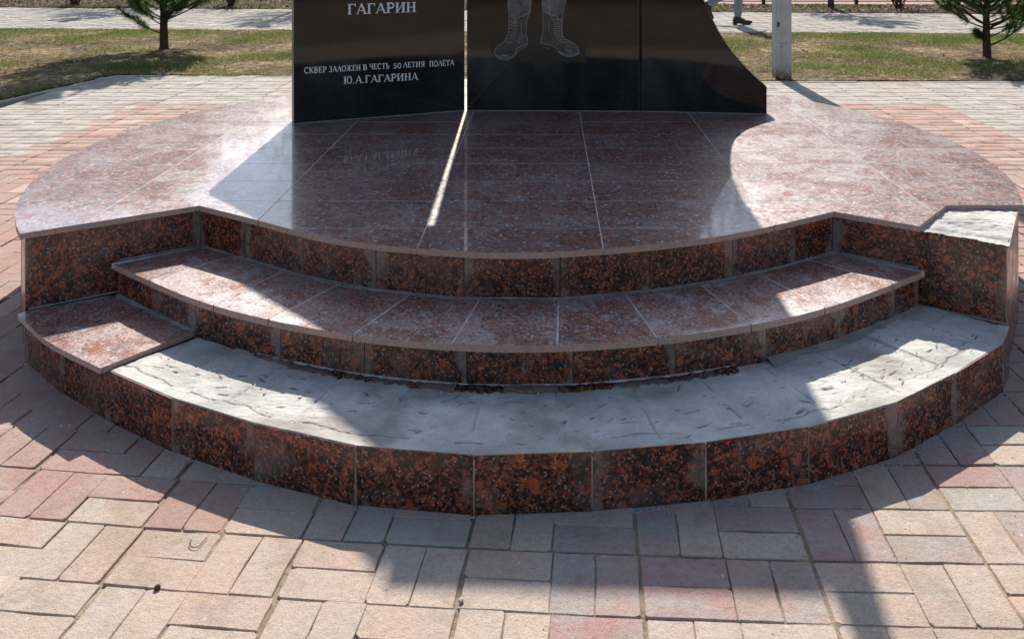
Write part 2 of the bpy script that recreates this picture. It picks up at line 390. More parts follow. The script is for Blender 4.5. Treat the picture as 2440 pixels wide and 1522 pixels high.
# ------------------------------------------------------------------ plan of the podium
Z1, Z1T, Z2, Z3 = .150, .168, .280, .437
CX, CY, RO = -.105, 4.425, 2.098
LCOR, LIN, RIN = (-1.800, 3.191), (-1.309, 3.517), (1.053, 3.443)
lip3 = spline(smooth_line([LIN] + [P(u, v, Z3) for u, v in ((616, 523), (698, 549), (790, 569), (891, 583), (993, 592), (1106, 600), (1200, 603), (1298, 603), (1444, 593), (1600, 579), (1738, 562), (1848, 537))] + [RIN], 1), 5)
lip2 = spline(smooth_line([(-1.60, 3.37)] + [P(u, v, Z2) for u, v in ((268, 625), (352, 669), (436, 705), (520, 733), (600, 753), (720, 779), (839, 798), (960, 812), (1076, 820), (1200, 825), (1320, 824), (1450, 817), (1568, 807), (1680, 793), (1791, 775), (1898, 754), (1990, 730), (2115, 683), (2198, 648))] + [(1.36, 3.30)], 1), 4)
riser1 = [(-1.781, 3.192), (-1.554, 2.985), (-1.330, 2.815), (-1.058, 2.640), (-.784, 2.505), (-.492, 2.395), (-.186, 2.355), (.113, 2.372), (.409, 2.413), (.695, 2.488), (.978, 2.617), (1.214, 2.788), (1.45, 2.985), (1.530, 3.105)]
def ang(p): return math.atan2(p[0] - CX, -(p[1] - CY))          # 0 towards the camera, negative on the left
def arc(a0, a1, r, n): return [(CX + r * math.sin(a0 + (a1 - a0) * i / n), CY - r * math.cos(a0 + (a1 - a0) * i / n)) for i in range(n + 1)]
NA, NB, NC = (1.299, 3.272), (1.501, 3.522), (1.795, 3.528)
back = arc(ang(NC), ang(LCOR) + 2 * math.pi, RO, 72)
top_outline = clean([LCOR] + lip3 + [NA, NB, NC] + back[1:-1])
R_FRONT = (1.545, 3.118)
full_outline = clean([LCOR] + lip3 + [R_FRONT, (1.67, 3.32)] + back[0:-1])       # with the corner whose slab is missing
face3 = inset(full_outline, .016); core3 = inset(full_outline, .036)

podium = empty('podium', (CX, CY, 0))
tag(podium, 'round stepped podium clad in red granite tiles, first step and right corner stripped to mortar', 'podium')
def pod(mb, name, mats, label=None, smooth=False):
    o = mb.build(name, mats, podium, smooth); o.location = (-CX, -CY, 0)
    if label: o['label'] = label
    return o
# cores
m = MB(); m.prism(core3, 0, Z3 - .0225); pod(m, 'concrete_core', M_GROUT)
lip2_core = offset_line(lip2, .036)
m = MB(); m.prism(clean(lip2_core + [(1.45, 3.6), (0, 4.2), (-1.6, 3.7)]), 0, Z2 - .0215); pod(m, 'concrete_core', M_GROUT)
r1c = offset_line(riser1, .02)
m = MB(); m.prism(clean(offset_line(riser1, .004) + [(1.2, 3.6), (0, 4.2), (-1.5, 3.6)]), 0, Z1 - .012); pod(m, 'concrete_core', M_GROUT)

m = MB(); m.prism(inset(top_outline, .004), Z3 - .0205, Z3 - .0005); pod(m, 'grout', M_GROUT)
# top tiles: 0.61 x 0.295 grid, joints measured on the photograph
hz = H - Z3
cols = [x * hz for x in (-2.18, -1.585, -1.0, -.41, .175, .769, 1.372, 1.965)]
rows = [y * hz for y in (2.862, 3.147, 3.461, 3.735, 4.018, 4.30, 4.593, 4.89, 5.18, 5.46, 5.745, 6.03, 6.31, 6.6)]
gx = [cols[0] - .6] + cols + [cols[-1] + .6]; gy = [rows[0] - .3] + rows
GAP = .0019
for j in range(len(gy) - 1):
    for i in range(len(gx) - 1):
        q = clip_rect(top_outline, gx[i] + GAP, gx[i + 1] - GAP, gy[j] + GAP, gy[j + 1] - GAP)
        if len(q) >= 3 and abs(area(q)) > 4e-4:
            m = MB(); dz = random.uniform(-.0004, .0004); m.prism(q, Z3 - .02, Z3 + dz, 0, 1)
            pod(m, 'granite_tile', [G_TOP, G_SAWN])

# risers
def cross(poly, line_u, z):       # where a seam seen at u on level z meets the polyline
    best = None
    for a, b in zip(poly[:-1], poly[1:]):
        ka = (line_u - U0) / F_PX
        fa, fb = a[0] - ka * a[1], b[0] - ka * b[1]
        if fa * fb <= 0 and fa != fb:
            t_ = fa / (fa - fb); best = (a[0] + (b[0] - a[0]) * t_, a[1] + (b[1] - a[1]) * t_)
            if best[1] < CY: return best
    return best
def riser_panel(a, b, z0, z1, name='riser_panel', thick=.017, gap=.0021, label=None):
    a, b = np.array(a), np.array(b); e = (b - a) / np.linalg.norm(b - a); nrm = np.array([-e[1], e[0]])   # inward
    a = a + e * gap; b = b - e * gap; L = np.linalg.norm(b - a)
    j = random.uniform(-.0012, .0012); a, b = a + nrm * j, b + nrm * (j + random.uniform(-.0012, .0012))
    c, d = b + nrm * thick, a + nrm * thick; m = MB()
    m.face([(*a, z0), (*b, z0), (*b, z1), (*a, z1)], 0, [(0, L), (L, 0), (L, 0), (0, L)])
    m.face([(*a, z1), (*b, z1), (*c, z1), (*d, z1)], 1); m.face([(*b, z0), (*c, z0), (*c, z1), (*b, z1)], 1)
    m.face([(*c, z0), (*d, z0), (*d, z1), (*c, z1)], 1); m.face([(*d, z0), (*a, z0), (*a, z1), (*d, z1)], 1)
    return pod(m, name, [G_RISER, G_SAWN], label)
# step 1 (lowest)
for k in range(len(riser1) - 1):
    riser_panel(riser1[k], riser1[k + 1], .0, (Z1 - .002) if k < 2 else Z1 + .001 * (k % 3 - 1))
# step 2
f2 = offset_line(lip2, .014)
s2 = [f2[3]] + [cross(f2, u, 0) for u in (378, 466, 668, 868, 1112, 1366, 1609, 1827, 1998, 2131)] + [f2[-4]]
for a, b in zip(s2[:-1], s2[1:]): riser_panel(a, b, Z1 - .01, Z2 - .0205)
# step 3
f3 = offset_line(lip3, .016)
iL, iR = face3[1], min(face3, key=lambda q: math.hypot(q[0] - RIN[0], q[1] - RIN[1]))
s3 = [iL] + [cross(f3, u, 0) for u in (587, 724, 896, 1105, 1335, 1551, 1746, 1894)] + [iR]
for a, b in zip(s3[:-1], s3[1:]): riser_panel(a, b, Z2 - .01, Z3 - .0205)
# end walls of the flight
riser_panel(face3[0], iL, 0, Z3 - .0205, 'wall_slab'); 
kR = min(range(len(face3)), key=lambda i: math.hypot(face3[i][0] - R_FRONT[0], face3[i][1] - R_FRONT[1]))
riser_panel(iR, face3[kR], 0, Z3 - .0205, 'wall_slab', label='right wall slab whose cover tile is missing')
# round back
ring = face3[kR:] + [face3[0]]
keep = [ring[0], ring[2]]; acc = 0
for a, b in zip(ring[2:-1], ring[3:]):
    acc += math.hypot(b[0] - a[0], b[1] - a[1])
    if acc > .33: keep.append(b); acc = 0
if math.hypot(keep[-1][0] - ring[-1][0], keep[-1][1] - ring[-1][1]) < .12: keep.pop()
keep.append(ring[-1])
for a, b in zip(keep[:-1], keep[1:]): riser_panel(a, b, 0, Z3 - .0205)

# treads of step 2
m = MB(); m.prism(clean(offset_line(lip2[2:-2], .006) + [tuple(p) for p in offset_line(lip3, .012)[::-1]]), Z2 - .0205, Z2 - .0005); pod(m, 'grout', M_GROUT)
def radial(line):
    L = sorted((ang(p), math.hypot(p[0] - CX, p[1] - CY)) for p in line); A = np.array([a for a, _ in L]); Q = np.array([r for _, r in L])
    return lambda a: float(np.interp(a, A, Q))
def dense(line, n=6): return [tuple(np.array(a) + (np.array(b) - np.array(a)) * k / n) for a, b in zip(line[:-1], line[1:]) for k in range(n)] + [line[-1]]
r_l2 = radial(dense(lip2)); r_f3 = radial(dense(f3)); r_f2 = radial(dense(f2)); r_r1 = radial(dense(riser1))
def pt(a, r): return (CX + r * math.sin(a), CY - r * math.cos(a))
jl = [(354, 669), (505, 729), (639, 761), (839, 798), (1076, 820), (1328, 824), (1568, 807), (1791, 775), (1970, 736), (2128, 677)]
ji = [(550, 611), (669, 647), (806, 678), (974, 705), (1141, 717), (1332, 718), (1491, 702), (1670, 679), (1813, 653), (1926, 618)]
aL, aR = ang(LIN) - .004, ang(RIN) + .02
ao = [ang(lip2[3]) + .0] + [ang(P(u, v, Z2)) for u, v in jl] + [ang(lip2[-4])]
ai = [ang(LIN)] + [ang(P(u, v, Z2)) for u, v in ji] + [ang(RIN)]
for k in range(len(ao) - 1):
    g = .0019
    o = [pt(a, r_l2(a)) for a in np.linspace(ao[k] + g, ao[k + 1] - g, 7)]
    i_ = [pt(a, r_f3(a) + .010) for a in np.linspace(ai[k] + g, ai[k + 1] - g, 5)]
    m = MB(); m.prism(o + i_[::-1], Z2 - .02, Z2 + random.uniform(-.0005, .0005), 0, 1); pod(m, 'step_tile', [G_TREAD, G_SAWN])
# two tiles left on step 1
def lip1(t_): p = [(-1.800, 3.178), (-1.585, 2.968), (-1.332, 2.786)]; q = spline(p, 6); return q
q = lip1(0); wl0 = (-1.787, 3.203)
jo, ji2, eo, ei = (-1.576, 2.962), (-1.428, 3.118), (-1.332, 2.786), (-1.150, 3.045)
def along_f2(a0, a1, n=4): return [pt(a, r_f2(a) + .006) for a in np.linspace(a0, a1, n)]
wcorner = (-1.572, 3.338)
tileA = [q[0]] + [p for p in q if p[0] < jo[0]][1:] + [jo] + [ji2, (-1.43, 3.16)] + along_f2(ang((-1.4, 3.22)), ang((-1.55, 3.32)), 3) + [wcorner, wl0]
tileB = [(jo[0] + .003, jo[1] - .003)] + [p for p in q if p[0] > jo[0] + .01] + [ei] + along_f2(ang(ei), ang((-1.40, 3.20)), 4) + [(ji2[0] + .003, ji2[1] + .03), (ji2[0] + .003, ji2[1] - .003)]
for tl in (tileA, tileB): m = MB(); m.prism(clean(tl), Z1 - .0, Z1T, 0, 1); pod(m, 'step_tile', [G_TREAD, G_SAWN])

# mortar bed of step 1: real relief, imprint of every lifted tile, pits and drags
a0, a1 = ang(eo) + .003, ang(R_FRONT) - .004
NAx, NRx = 1000, 120
A = np.linspace(a0, a1, NAx + 1); ro = np.array([r_r1(a) for a in A]) - .003; ri = np.array([r_f2(a) for a in A]) - .012
S = np.linspace(0, 1, NRx + 1); AA, SS = np.meshgrid(A, S, indexing='ij'); RR = ri[:, None] + (ro - ri)[:, None] * SS
X = CX + RR * np.sin(AA); Y = CY - RR * np.cos(AA)
def vnoise(x, y, sc, seed):
    rs = np.random.RandomState(seed); N = 64; g = rs.rand(N, N); x = x * sc; y = y * sc
    xi = np.floor(x).astype(int); yi = np.floor(y).astype(int); fx = x - xi; fy = y - yi; fx = fx * fx * (3 - 2 * fx); fy = fy * fy * (3 - 2 * fy)
    a = g[xi % N, yi % N]; b = g[(xi + 1) % N, yi % N]; c = g[xi % N, (yi + 1) % N]; d = g[(xi + 1) % N, (yi + 1) % N]
    return (a * (1 - fx) + b * fx) * (1 - fy) + (c * (1 - fx) + d * fx) * fy - .5
def fbm(x, y, sc, seed, o=4):
    return sum(vnoise(x + 3 * k, y - 5 * k, sc * 2 ** k, seed + k) * .55 ** k for k in range(o))
Z = np.full_like(X, Z1 + .001) + .0025 * fbm(X, Y, 6, 3) + .0022 * fbm(X, Y, 26, 9, 5) + .0030 * np.abs(fbm(X * .6 + Y * .2, Y * 1.6, 14, 19, 4))
pit = np.zeros_like(X); soil = np.clip(fbm(X, Y, 6, 21, 5) * 2.2 - .20, 0, 1) * .8
step = .245 / 2.0; idx = (A - a0 + .02) / step; cell = np.floor(idx).astype(int); fr = np.abs(idx - cell); dj = np.minimum(fr, 1 - fr) * step * 2.0
rs = np.random.RandomState(5)
lev = rs.uniform(-.0015, .0015, cell.max() + 2); tilt = rs.uniform(-.003, .003, cell.max() + 2); skew = rs.uniform(-.02, .02, cell.max() + 2)
Z += (lev[cell] * 1.0)[:, None] + tilt[cell][:, None] * (SS - .5)
DJ = np.abs(dj[:, None] + skew[cell][:, None] * (SS - .5) * .6 + .008 * fbm(X, Y, 14, 40, 2)); gk = np.clip((AA - a0) / (a1 - a0) * 1.5 - .15, .45, 1)
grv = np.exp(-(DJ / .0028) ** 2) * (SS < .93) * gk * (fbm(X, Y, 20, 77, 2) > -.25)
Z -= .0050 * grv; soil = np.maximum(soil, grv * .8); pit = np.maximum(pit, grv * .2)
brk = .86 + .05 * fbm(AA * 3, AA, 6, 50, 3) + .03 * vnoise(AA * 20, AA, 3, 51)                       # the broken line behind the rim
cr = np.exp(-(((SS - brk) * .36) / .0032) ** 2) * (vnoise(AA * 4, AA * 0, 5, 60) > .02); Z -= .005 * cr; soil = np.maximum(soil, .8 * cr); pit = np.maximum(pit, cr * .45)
Z = np.where(SS > brk, Z * .35 + (Z1 + .0035) * .65, Z)
WOB = .004 * fbm(X, Y, 45, 301, 3); BRK = np.clip(1.1 + 2.2 * fbm(X, Y, 60, 310, 2), 0, 1)
for k in range(150):
    aa = rs.uniform(a0 + .02, a1 - .02); s_ = rs.uniform(.12, .9) ** .8; rr = np.interp(aa, A, ri) + (np.interp(aa, A, ro) - np.interp(aa, A, ri)) * s_
    px, py = CX + rr * math.sin(aa), CY - rr * math.cos(aa); th = aa + rs.normal(.12, .35); L = rs.uniform(.006, .024); W = rs.uniform(.0012, .0026) * (1 if rs.rand() < .9 else 2.2)
    dx, dy = X - px, Y - py; u_ = dx * math.cos(th) + dy * math.sin(th); v_ = -dx * math.sin(th) + dy * math.cos(th) + WOB * rs.uniform(.3, 1.4)
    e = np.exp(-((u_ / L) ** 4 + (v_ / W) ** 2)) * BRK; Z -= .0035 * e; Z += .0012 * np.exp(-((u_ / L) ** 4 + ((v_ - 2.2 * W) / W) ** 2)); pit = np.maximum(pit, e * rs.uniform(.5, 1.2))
for k in range(26):
    aa = rs.uniform(a0 + .03, a1 - .03); rr = rs.uniform(.2, .9); rr = np.interp(aa, A, ri) + (np.interp(aa, A, ro) - np.interp(aa, A, ri)) * rr
    px, py = CX + rr * math.sin(aa), CY - rr * math.cos(aa); w = rs.uniform(.012, .035); d2 = ((X - px) / w) ** 2 + ((Y - py) / (w * .6)) ** 2
    d2 = d2 * (1 + 1.5 * fbm(X, Y, 40, 70 + k, 2)); f_ = 1 / (1 + np.exp((d2 - 1) * 8)); Z += f_ * rs.choice([-1, 1]) * .0016
Vv = np.stack([X, Y, Z], -1).reshape(-1, 3); ii = np.arange(NAx)[:, None] * (NRx + 1) + np.arange(NRx)[None]; ii = ii.ravel()
Ff = np.stack([ii, ii + NRx + 1, ii + NRx + 2, ii + 1], -1)[:, ::-1]
# skirt at the open left and outer sides keeps it solid
bed = fast('mortar_bed', Vv, Ff, [M_BED], parent=podium, smooth=True, attrs={'pit': ('POINT', pit.ravel()), 'soil': ('POINT', soil.ravel())}); bed.location = (-CX, -CY, 0)
bed['label'] = 'bare cement bed of the first step with chisel marks'
# thin edge of the bed seen above the front stones
m = MB()
for k in range(NAx):
    p, q2 = (X[k, -1], Y[k, -1], Z[k, -1]), (X[k + 1, -1], Y[k + 1, -1], Z[k + 1, -1]); m.face([(p[0], p[1], Z1 - .006), (q2[0], q2[1], Z1 - .006), q2, p])
pod(m, 'bed_edge', M_BED)
# bed in the notch of the top
ng = 60; nq = [(NA[0] - .015, NA[1] - .002), R_FRONT, (NC[0] - .012, NC[1] + .02), (NB[0] - .01, NB[1] + .02)]
nq[0] = (1.285, 3.288); uu, vv_ = np.meshgrid(np.linspace(0, 1, ng + 1), np.linspace(0, 1, ng + 1), indexing='ij')
qa = [np.array(p) for p in (inset(full_outline, .004)[0],)]
A_, B_, C_, D_ = np.array(nq[0]), np.array([R_FRONT[0] - .004, R_FRONT[1] + .005]), np.array([NC[0] - .006, NC[1] + .03]), np.array([NB[0] - .02, NB[1] + .03])
Xn = (A_[0] * (1 - uu) + B_[0] * uu) * (1 - vv_) + (D_[0] * (1 - uu) + C_[0] * uu) * vv_; Yn = (A_[1] * (1 - uu) + B_[1] * uu) * (1 - vv_) + (D_[1] * (1 - uu) + C_[1] * uu) * vv_
Zn = Z3 - .0185 + .004 * fbm(Xn, Yn, 9, 80) + .0045 * fbm(Xn, Yn, 45, 84); pn = np.zeros_like(Xn)
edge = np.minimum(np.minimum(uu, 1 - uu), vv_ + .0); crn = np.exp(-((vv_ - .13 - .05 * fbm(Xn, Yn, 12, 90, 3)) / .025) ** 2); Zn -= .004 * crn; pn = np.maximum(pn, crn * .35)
for k in range(14):
    px, py = rs.uniform(1.4, 1.66), rs.uniform(3.28, 3.5); th = rs.normal(-.2, .3); u_ = (Xn - px) * math.cos(th) + (Yn - py) * math.sin(th); v_ = -(Xn - px) * math.sin(th) + (Yn - py) * math.cos(th)
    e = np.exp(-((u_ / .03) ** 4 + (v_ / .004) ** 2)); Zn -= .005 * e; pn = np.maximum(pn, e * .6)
ii = (np.arange(ng)[:, None] * (ng + 1) + np.arange(ng)[None]).ravel(); Ff = np.stack([ii, ii + ng + 1, ii + ng + 2, ii + 1], -1)
o = fast('mortar_bed', np.stack([Xn, Yn, Zn], -1).reshape(-1, 3), Ff, [M_BED], parent=podium, smooth=True, attrs={'pit': ('POINT', pn.ravel()), 'soil': ('POINT', (pn * .5).ravel())}); o.location = (-CX, -CY, 0)
o['label'] = 'bare cement where the corner tile is missing'

# mortar fillets at the foot of the risers
def fillet(line, z, w, h, mat, name='mortar_joint', wob=.35, seed=1):
    rs_ = np.random.RandomState(seed); line = dense(line, 10); out = offset_line(line, -w); m_ = MB(); n = len(line)
    ws = [1 + wob * (rs_.rand() - .5) * 2 for _ in range(n)]
    o_ = [tuple(np.array(a) + (np.array(b) - np.array(a)) * k) for a, b, k in zip(line, out, ws)]
    inn = offset_line(line, .004)
    for i in range(n - 1):
        a, b, c, d = line[i], line[i + 1], o_[i + 1], o_[i]; hh = h * ws[i]; h2 = h * ws[i + 1]
        m_.face([(*d, z + .0006), (*c, z + .0006), (*b, z + h2), (*a, z + hh)]); m_.face([(*a, z + hh), (*b, z + h2), (*inn[i + 1], z + h2 * .8), (*inn[i], z + hh * .8)])
    return pod(m_, name, mat)
fillet(s3, Z2, .011, .004, M_MORTAR, seed=3)
fillet([iR, np.array(iR) * .48 + np.array(face3[kR]) * .52], Z2, .016, .006, M_MORTAR, seed=4)
fillet([tuple(np.array(face3[0]) * .5 + np.array(iL) * .5), iL], Z2, .008, .004, M_MORTAR, seed=5)
fillet([tuple(np.array(face3[0]) * .98 + np.array(iL) * .02), tuple(np.array(face3[0]) * .5 + np.array(iL) * .5)], Z1T, .009, .004, M_MORTAR, seed=6)
fillet(s2[:3], Z1T, .014, .006, M_MORTAR, seed=7)
fillet(s2[8:], Z1 + .001, .028, .012, M_MORTAR, seed=8)
fillet([iR * 1 if False else tuple(np.array(iR) * .5 + np.array(face3[kR]) * .5), face3[kR]], Z1, .010, .006, M_MORTAR, seed=9)
# broken remains of the lifted tiles under riser 2
fa = [cross(f2, u, 0) for u in (610, 700, 790, 880, 980, 1090, 1200, 1330, 1460, 1590, 1700, 1750)]
for k, (a, b) in enumerate(zip(fa[:-1], fa[1:])):
    n = 13; a, b = np.array(a), np.array(b); e = (b - a) / np.linalg.norm(b - a); nr = np.array([e[1], -e[0]]); base = .024 if k > 0 else .012
    p1 = [tuple(a + (b - a) * (i / n * .985 + .005) + nr * (base * (.7 + .8 * rs.rand()))) for i in range(n + 1)]; p0 = [tuple(a + e * .001), tuple(b - e * .002)]
    m = MB(); m.prism([*p1[::1], p0[1], p0[0]], Z1 - .004, Z1 + .009 + rs.uniform(-.003, .002), 0, 1); pod(m, 'broken_tile_edge', [G_RISER, G_RISER])
fillet([tuple(np.array(p) + 0) for p in fa], Z1 + .0095, .006, .0015, M_GROUT, wob=.8, seed=12)
# loose chips of stone and cement on the bed
m = MB()
for k in range(110):
    aa = rs.uniform(a0 + .02, a1 - .01); s_ = rs.rand() ** 1.6; rr = (r_f2(aa) + .03) * (1 - s_) + (r_r1(aa) - .02) * s_; x, y = pt(aa, rr); r_ = rs.uniform(.0015, .0045) * (2 if rs.rand() < .06 else 1); h_ = r_ * rs.uniform(.4, .9)
    th = rs.rand() * 6; q3 = [(x + r_ * math.cos(th + t_) * rs.uniform(.6, 1.3), y + r_ * math.sin(th + t_) * rs.uniform(.6, 1.3)) for t_ in (0, 1.4, 2.9, 4.6)]
    m.prism(q3, Z1 + .000, Z1 + .0015 + h_ * .7, 0, 0, False)
o = pod(m, 'stone_chips', [M_GROUT, STONE]); o['kind'] = 'stuff'

# ------------------------------------------------------------------ ground and paving
gsz = 400
m = MB(); m.face([(-gsz, -gsz, -.055), (gsz, -gsz, -.055), (gsz, gsz, -.055), (-gsz, gsz, -.055)]); g = m.build('ground', M_GROUND); tag(g, None, kind='structure')
XL = -4.62
pav = MB(); pav.prism([(XL + .0, -8), (9, -8), (9, 9.14), (2.0, 9.14), (-1, 9.45), (-4.4, 9.52)], -.05, -.0062); pave = pav.build('pavement', M_SAND); tag(pave, None, kind='structure')
NXS, NYS = 560, 290; xs, ys = np.meshgrid(np.linspace(-1.9, 1.7, NXS + 1), np.linspace(1.15, 3.0, NYS + 1), indexing='ij')
zs = np.minimum(-.0042 + .0075 * fbm(xs, ys, 5, 140, 5), -.0024); zs = np.maximum(zs, -.0058)
ii = (np.arange(NXS)[:, None] * (NYS + 1) + np.arange(NYS)[None]).ravel()
sandg = fast('joint_sand', np.stack([xs, ys, zs], -1).reshape(-1, 3), np.stack([ii, ii + NYS + 1, ii + NYS + 2, ii + 1], -1), [M_SAND], parent=pave, smooth=True); sandg['kind'] = 'stuff'
def g_row(x): x = max(-2.2, min(2.2, x)); return -.066 * x + .022 * x * x
def lat(a, b):        # lattice (metres) -> place; rows bend a little in front of the podium
    x = a + .033 * (b - 2.2) * (1 if b < 4 else 4 / max(b, 4)) ; fade = 1 if b < 2.6 else max(0, 1 - (b - 2.6) / 2.0)
    return x, b + g_row(a) * fade
CELL = .2017; A0 = -.191; B0 = 2.2205
def paver_mesh(name, w, l, seed, mat):
    r_ = np.random.RandomState(seed); bm = MB(); c = .0016
    cn = [np.array(p) for p in ((-w / 2, -l / 2), (w / 2, -l / 2), (w / 2, l / 2), (-w / 2, l / 2))]; q8 = []
    for i in range(4):
        a, b, cc_ = cn[i - 1], cn[i], cn[(i + 1) % 4]; k1, k2 = (r_.uniform(.001, .004), r_.uniform(.001, .004)) if r_.rand() < .72 else (r_.uniform(.006, .016), r_.uniform(.004, .012))
        q8 += [tuple(b + (a - b) / np.linalg.norm(a - b) * k1), tuple(b + (cc_ - b) / np.linalg.norm(cc_ - b) * k2)]
        nin = -(b + cc_) / 2; nin = nin / np.linalg.norm(nin); q8.append(tuple(b + (cc_ - b) * r_.uniform(.35, .65) + nin * (r_.uniform(0, .0012) if r_.rand() < .75 else r_.uniform(.002, .0035))))
    bm.prism(q8, -.02, 0, 0, 0, False, c); return bm.mesh(name, mat)
PVM = {}
def zone(x, y):
    r = math.hypot(x - CX, y - CY)
    ax = abs(x + .05)
    if y < 2.24 + g_row(x):
        if y < 2.24 + g_row(x) - .02 and .02 < x < .62 and y > 1.95: return 'rose'
        if x < -1.15 or x > .95: return 'cream'
        return 'cream'
    if ax < 3.42 and y < 7.95:
        if y < 2.75 and x > -.75: return 'rose' if x > .0 and random.random() < .6 else 'grey' if random.random() < .25 else 'cream'
        if x > 1.2 and y < 3.4: return 'rose' if random.random() < .5 else 'pink'
        return 'pink' if random.random() < .93 else 'cream'
    return 'grey' if random.random() < .72 else 'pale'
ZM = {'pink': PV_PINK, 'cream': PV_CREAM, 'grey': PV_GREY, 'rose': PV_ROSE, 'pale': PV_PALE}; ZI = list(ZM)
def vis(x, y):
    if y < .6: return 0
    u, v = U0 + F_PX * x / y, V0 + F_PX * H / y
    if not (-60 < u < 2500 and v < 1590): return 0
    return 1 / y ** 3
pavers = []
i0, i1 = int((XL - A0) / CELL) - 1, int((7 - A0) / CELL); j0, j1 = int((-1.2 - B0) / CELL), int((9.6 - B0) / CELL) + 1
for i in range(i0, i1):
    for j in range(j0, j1):
        horiz = (i + j) % 2 != 0
        for k in range(2):
            a = A0 + CELL * (i + .5) + (0 if horiz else (k - .5) * CELL / 2); b = B0 + CELL * (j + .5) + ((k - .5) * CELL / 2 if horiz else 0)
            ib = math.floor(i / 2) * 2; ac = A0 + CELL * (ib + 1); a = ac + (a - ac) * .984; jb = math.floor(j / 2) * 2; bc = B0 + CELL * (jb - 1 + 1); b = bc + (b - bc) * .992
            x, y = lat(a, b)
            lim = 9.42 if x < 0 else 9.08
            if x < XL + .03 + max(0, (y - 8) * .12) or y > lim: continue
            if x > -1: lim = 9.08
            rd = math.hypot(x - CX, y - CY)
            if rd < RO - .16: continue
            x1, y1 = lat(a + .01, b); rot = math.atan2(y1 - y, x1 - x)
            pavers.append((vis(x, y) * (1 if rd > RO - .03 else .4), x, y, rot, horiz))
pavers.sort(reverse=True)
fieldV, fieldF, fieldM, fieldR = [], [], [], []
rp = np.random.RandomState(77)
cast_w = {}
for n, (w_, x, y, rot, hor) in enumerate(pavers):
    zn = zone(x, y); dz = rp.uniform(-.0012, .0010) + (rp.rand() < .04) * .003 + .0008 * math.sin(x * 1.7 + 1) * math.cos(y * 1.3); tx, ty = rp.normal(0, .004), rp.normal(0, .004)
    rot2 = rot + rp.normal(0, .006) + (0 if hor else math.pi / 2)
    if n < 300:
        key = (zn, rp.randint(9))
        if key not in PVM: PVM[key] = paver_mesh('paver', .1972, .0976, key[1] * 7 + 3, ZM[zn])
        o = link('paver', PVM[key], pave, (x, y, dz)); o.rotation_euler = (tx, ty, rot2)
    else:
        c_, s_ = math.cos(rot2), math.sin(rot2); w, l = .0988 - rp.uniform(0, .0006), .0490 - rp.uniform(0, .0006); ch = .0014
        b0 = len(fieldV)
        for (dx, dy, dzz) in ((-w, -l, -.012), (w, -l, -.012), (w, l, -.012), (-w, l, -.012), (-w, -l, -ch), (w, -l, -ch), (w, l, -ch), (-w, l, -ch), (-w + ch, -l + ch, 0), (w - ch, -l + ch, 0), (w - ch, l - ch, 0), (-w + ch, l - ch, 0)):
            fieldV.append((x + dx * c_ - dy * s_, y + dx * s_ + dy * c_, dz + dzz + dx * ty * .8 + dy * tx * .8))
        fs = [(8, 9, 10, 11)] + [(p, (p + 1) % 4, (p + 1) % 4 + 4, p + 4) for p in range(4)] + [(p + 4, (p + 1) % 4 + 4, (p + 1) % 4 + 8, p + 8) for p in range(4)]
        for f_ in fs: fieldF.append([b0 + q_ for q_ in f_]); fieldM.append(ZI.index(zn)); fieldR.append(n * .6180339 % 1)
o = fast('paver_field', np.array(fieldV), np.array(fieldF), [ZM[z_] for z_ in ZI], fieldM, parent=pave, attrs={'rnd': ('FACE', fieldR)}); o['kind'] = 'stuff'
# kerb of the paving towards the lawns
def kerb(pts, name='kerb'):
    m_ = MB()
    for a, b in zip(pts[:-1], pts[1:]):
        a, b = np.array(a, float), np.array(b, float); L = np.linalg.norm(b - a); n = max(1, round(L / .5)); e = (b - a) / L; nr = np.array([-e[1], e[0]])
        for k in range(n):
            p, q_ = a + e * (L * k / n + .002), a + e * (L * (k + 1) / n - .002); m_.prism([tuple(p), tuple(q_), tuple(q_ + nr * .05), tuple(p + nr * .05)], -.05, .004 + rs.uniform(-.004, .004), cham=.004)
    o_ = m_.build(name, PV_PALE); tag(o_, None, kind='structure'); return o_
kerb([(9, 9.09), (2.0, 9.09), (-1, 9.40), (-4.38, 9.47), (-4.50, 8.93), (-4.66, 8.38), (-4.72, 8.1), (-4.9, 6.5), (-5.0, 4.0)], 'kerb')

# path, lawns, litter strip, far pavement
def path_y(x, near): return (13.56 - .045 * x) if near else (17.08 - .075 * x)
m = MB(); m.prism([(-14, path_y(-14, 1)), (12, path_y(12, 1)), (12, path_y(12, 0)), (-14, path_y(-14, 0))], -.05, -.010); path = m.build('path', M_SAND); tag(path, None, kind='structure')
fv, ff, fm, fr_ = [], [], [], []
for i in range(int(24 / .2)):
    x = -13 + i * .2
    yy = path_y(x, 1) + .05; yend = path_y(x, 0) - .05; j = 0
    while yy < yend:
        dz = rp.uniform(-.004, .003); tl = rp.normal(0, .01)
        b0 = len(fv); w = .098
        for (dx, dy) in ((-w, .002), (w, .002), (w, .098), (-w, .098)): fv.append((x + dx, yy + dy - .045 * dx, -.012))
        for (dx, dy) in ((-w, .002), (w, .002), (w, .098), (-w, .098)): fv.append((x + dx * .98, yy + dy * .97 + .0015 - .045 * dx, dz + dy * tl))
        for f_ in ((4, 5, 6, 7), (0, 1, 5, 4), (1, 2, 6, 5), (2, 3, 7, 6), (3, 0, 4, 7)): ff.append([b0 + q_ for q_ in f_]); fm.append(0 if rp.rand() < .8 else 1); fr_.append(rp.rand())
        yy += .1
o = fast('paver_field', np.array(fv), np.array(ff), [PV_PALE, PV_GREY], fm, parent=path, attrs={'rnd': ('FACE', fr_)}); o['kind'] = 'stuff'
def sheet(name, poly, z, mat):
    m_ = MB(); m_.prism(poly, -.05, z, bottom=False); o_ = m_.build(name, mat); tag(o_, None, kind='structure'); return o_
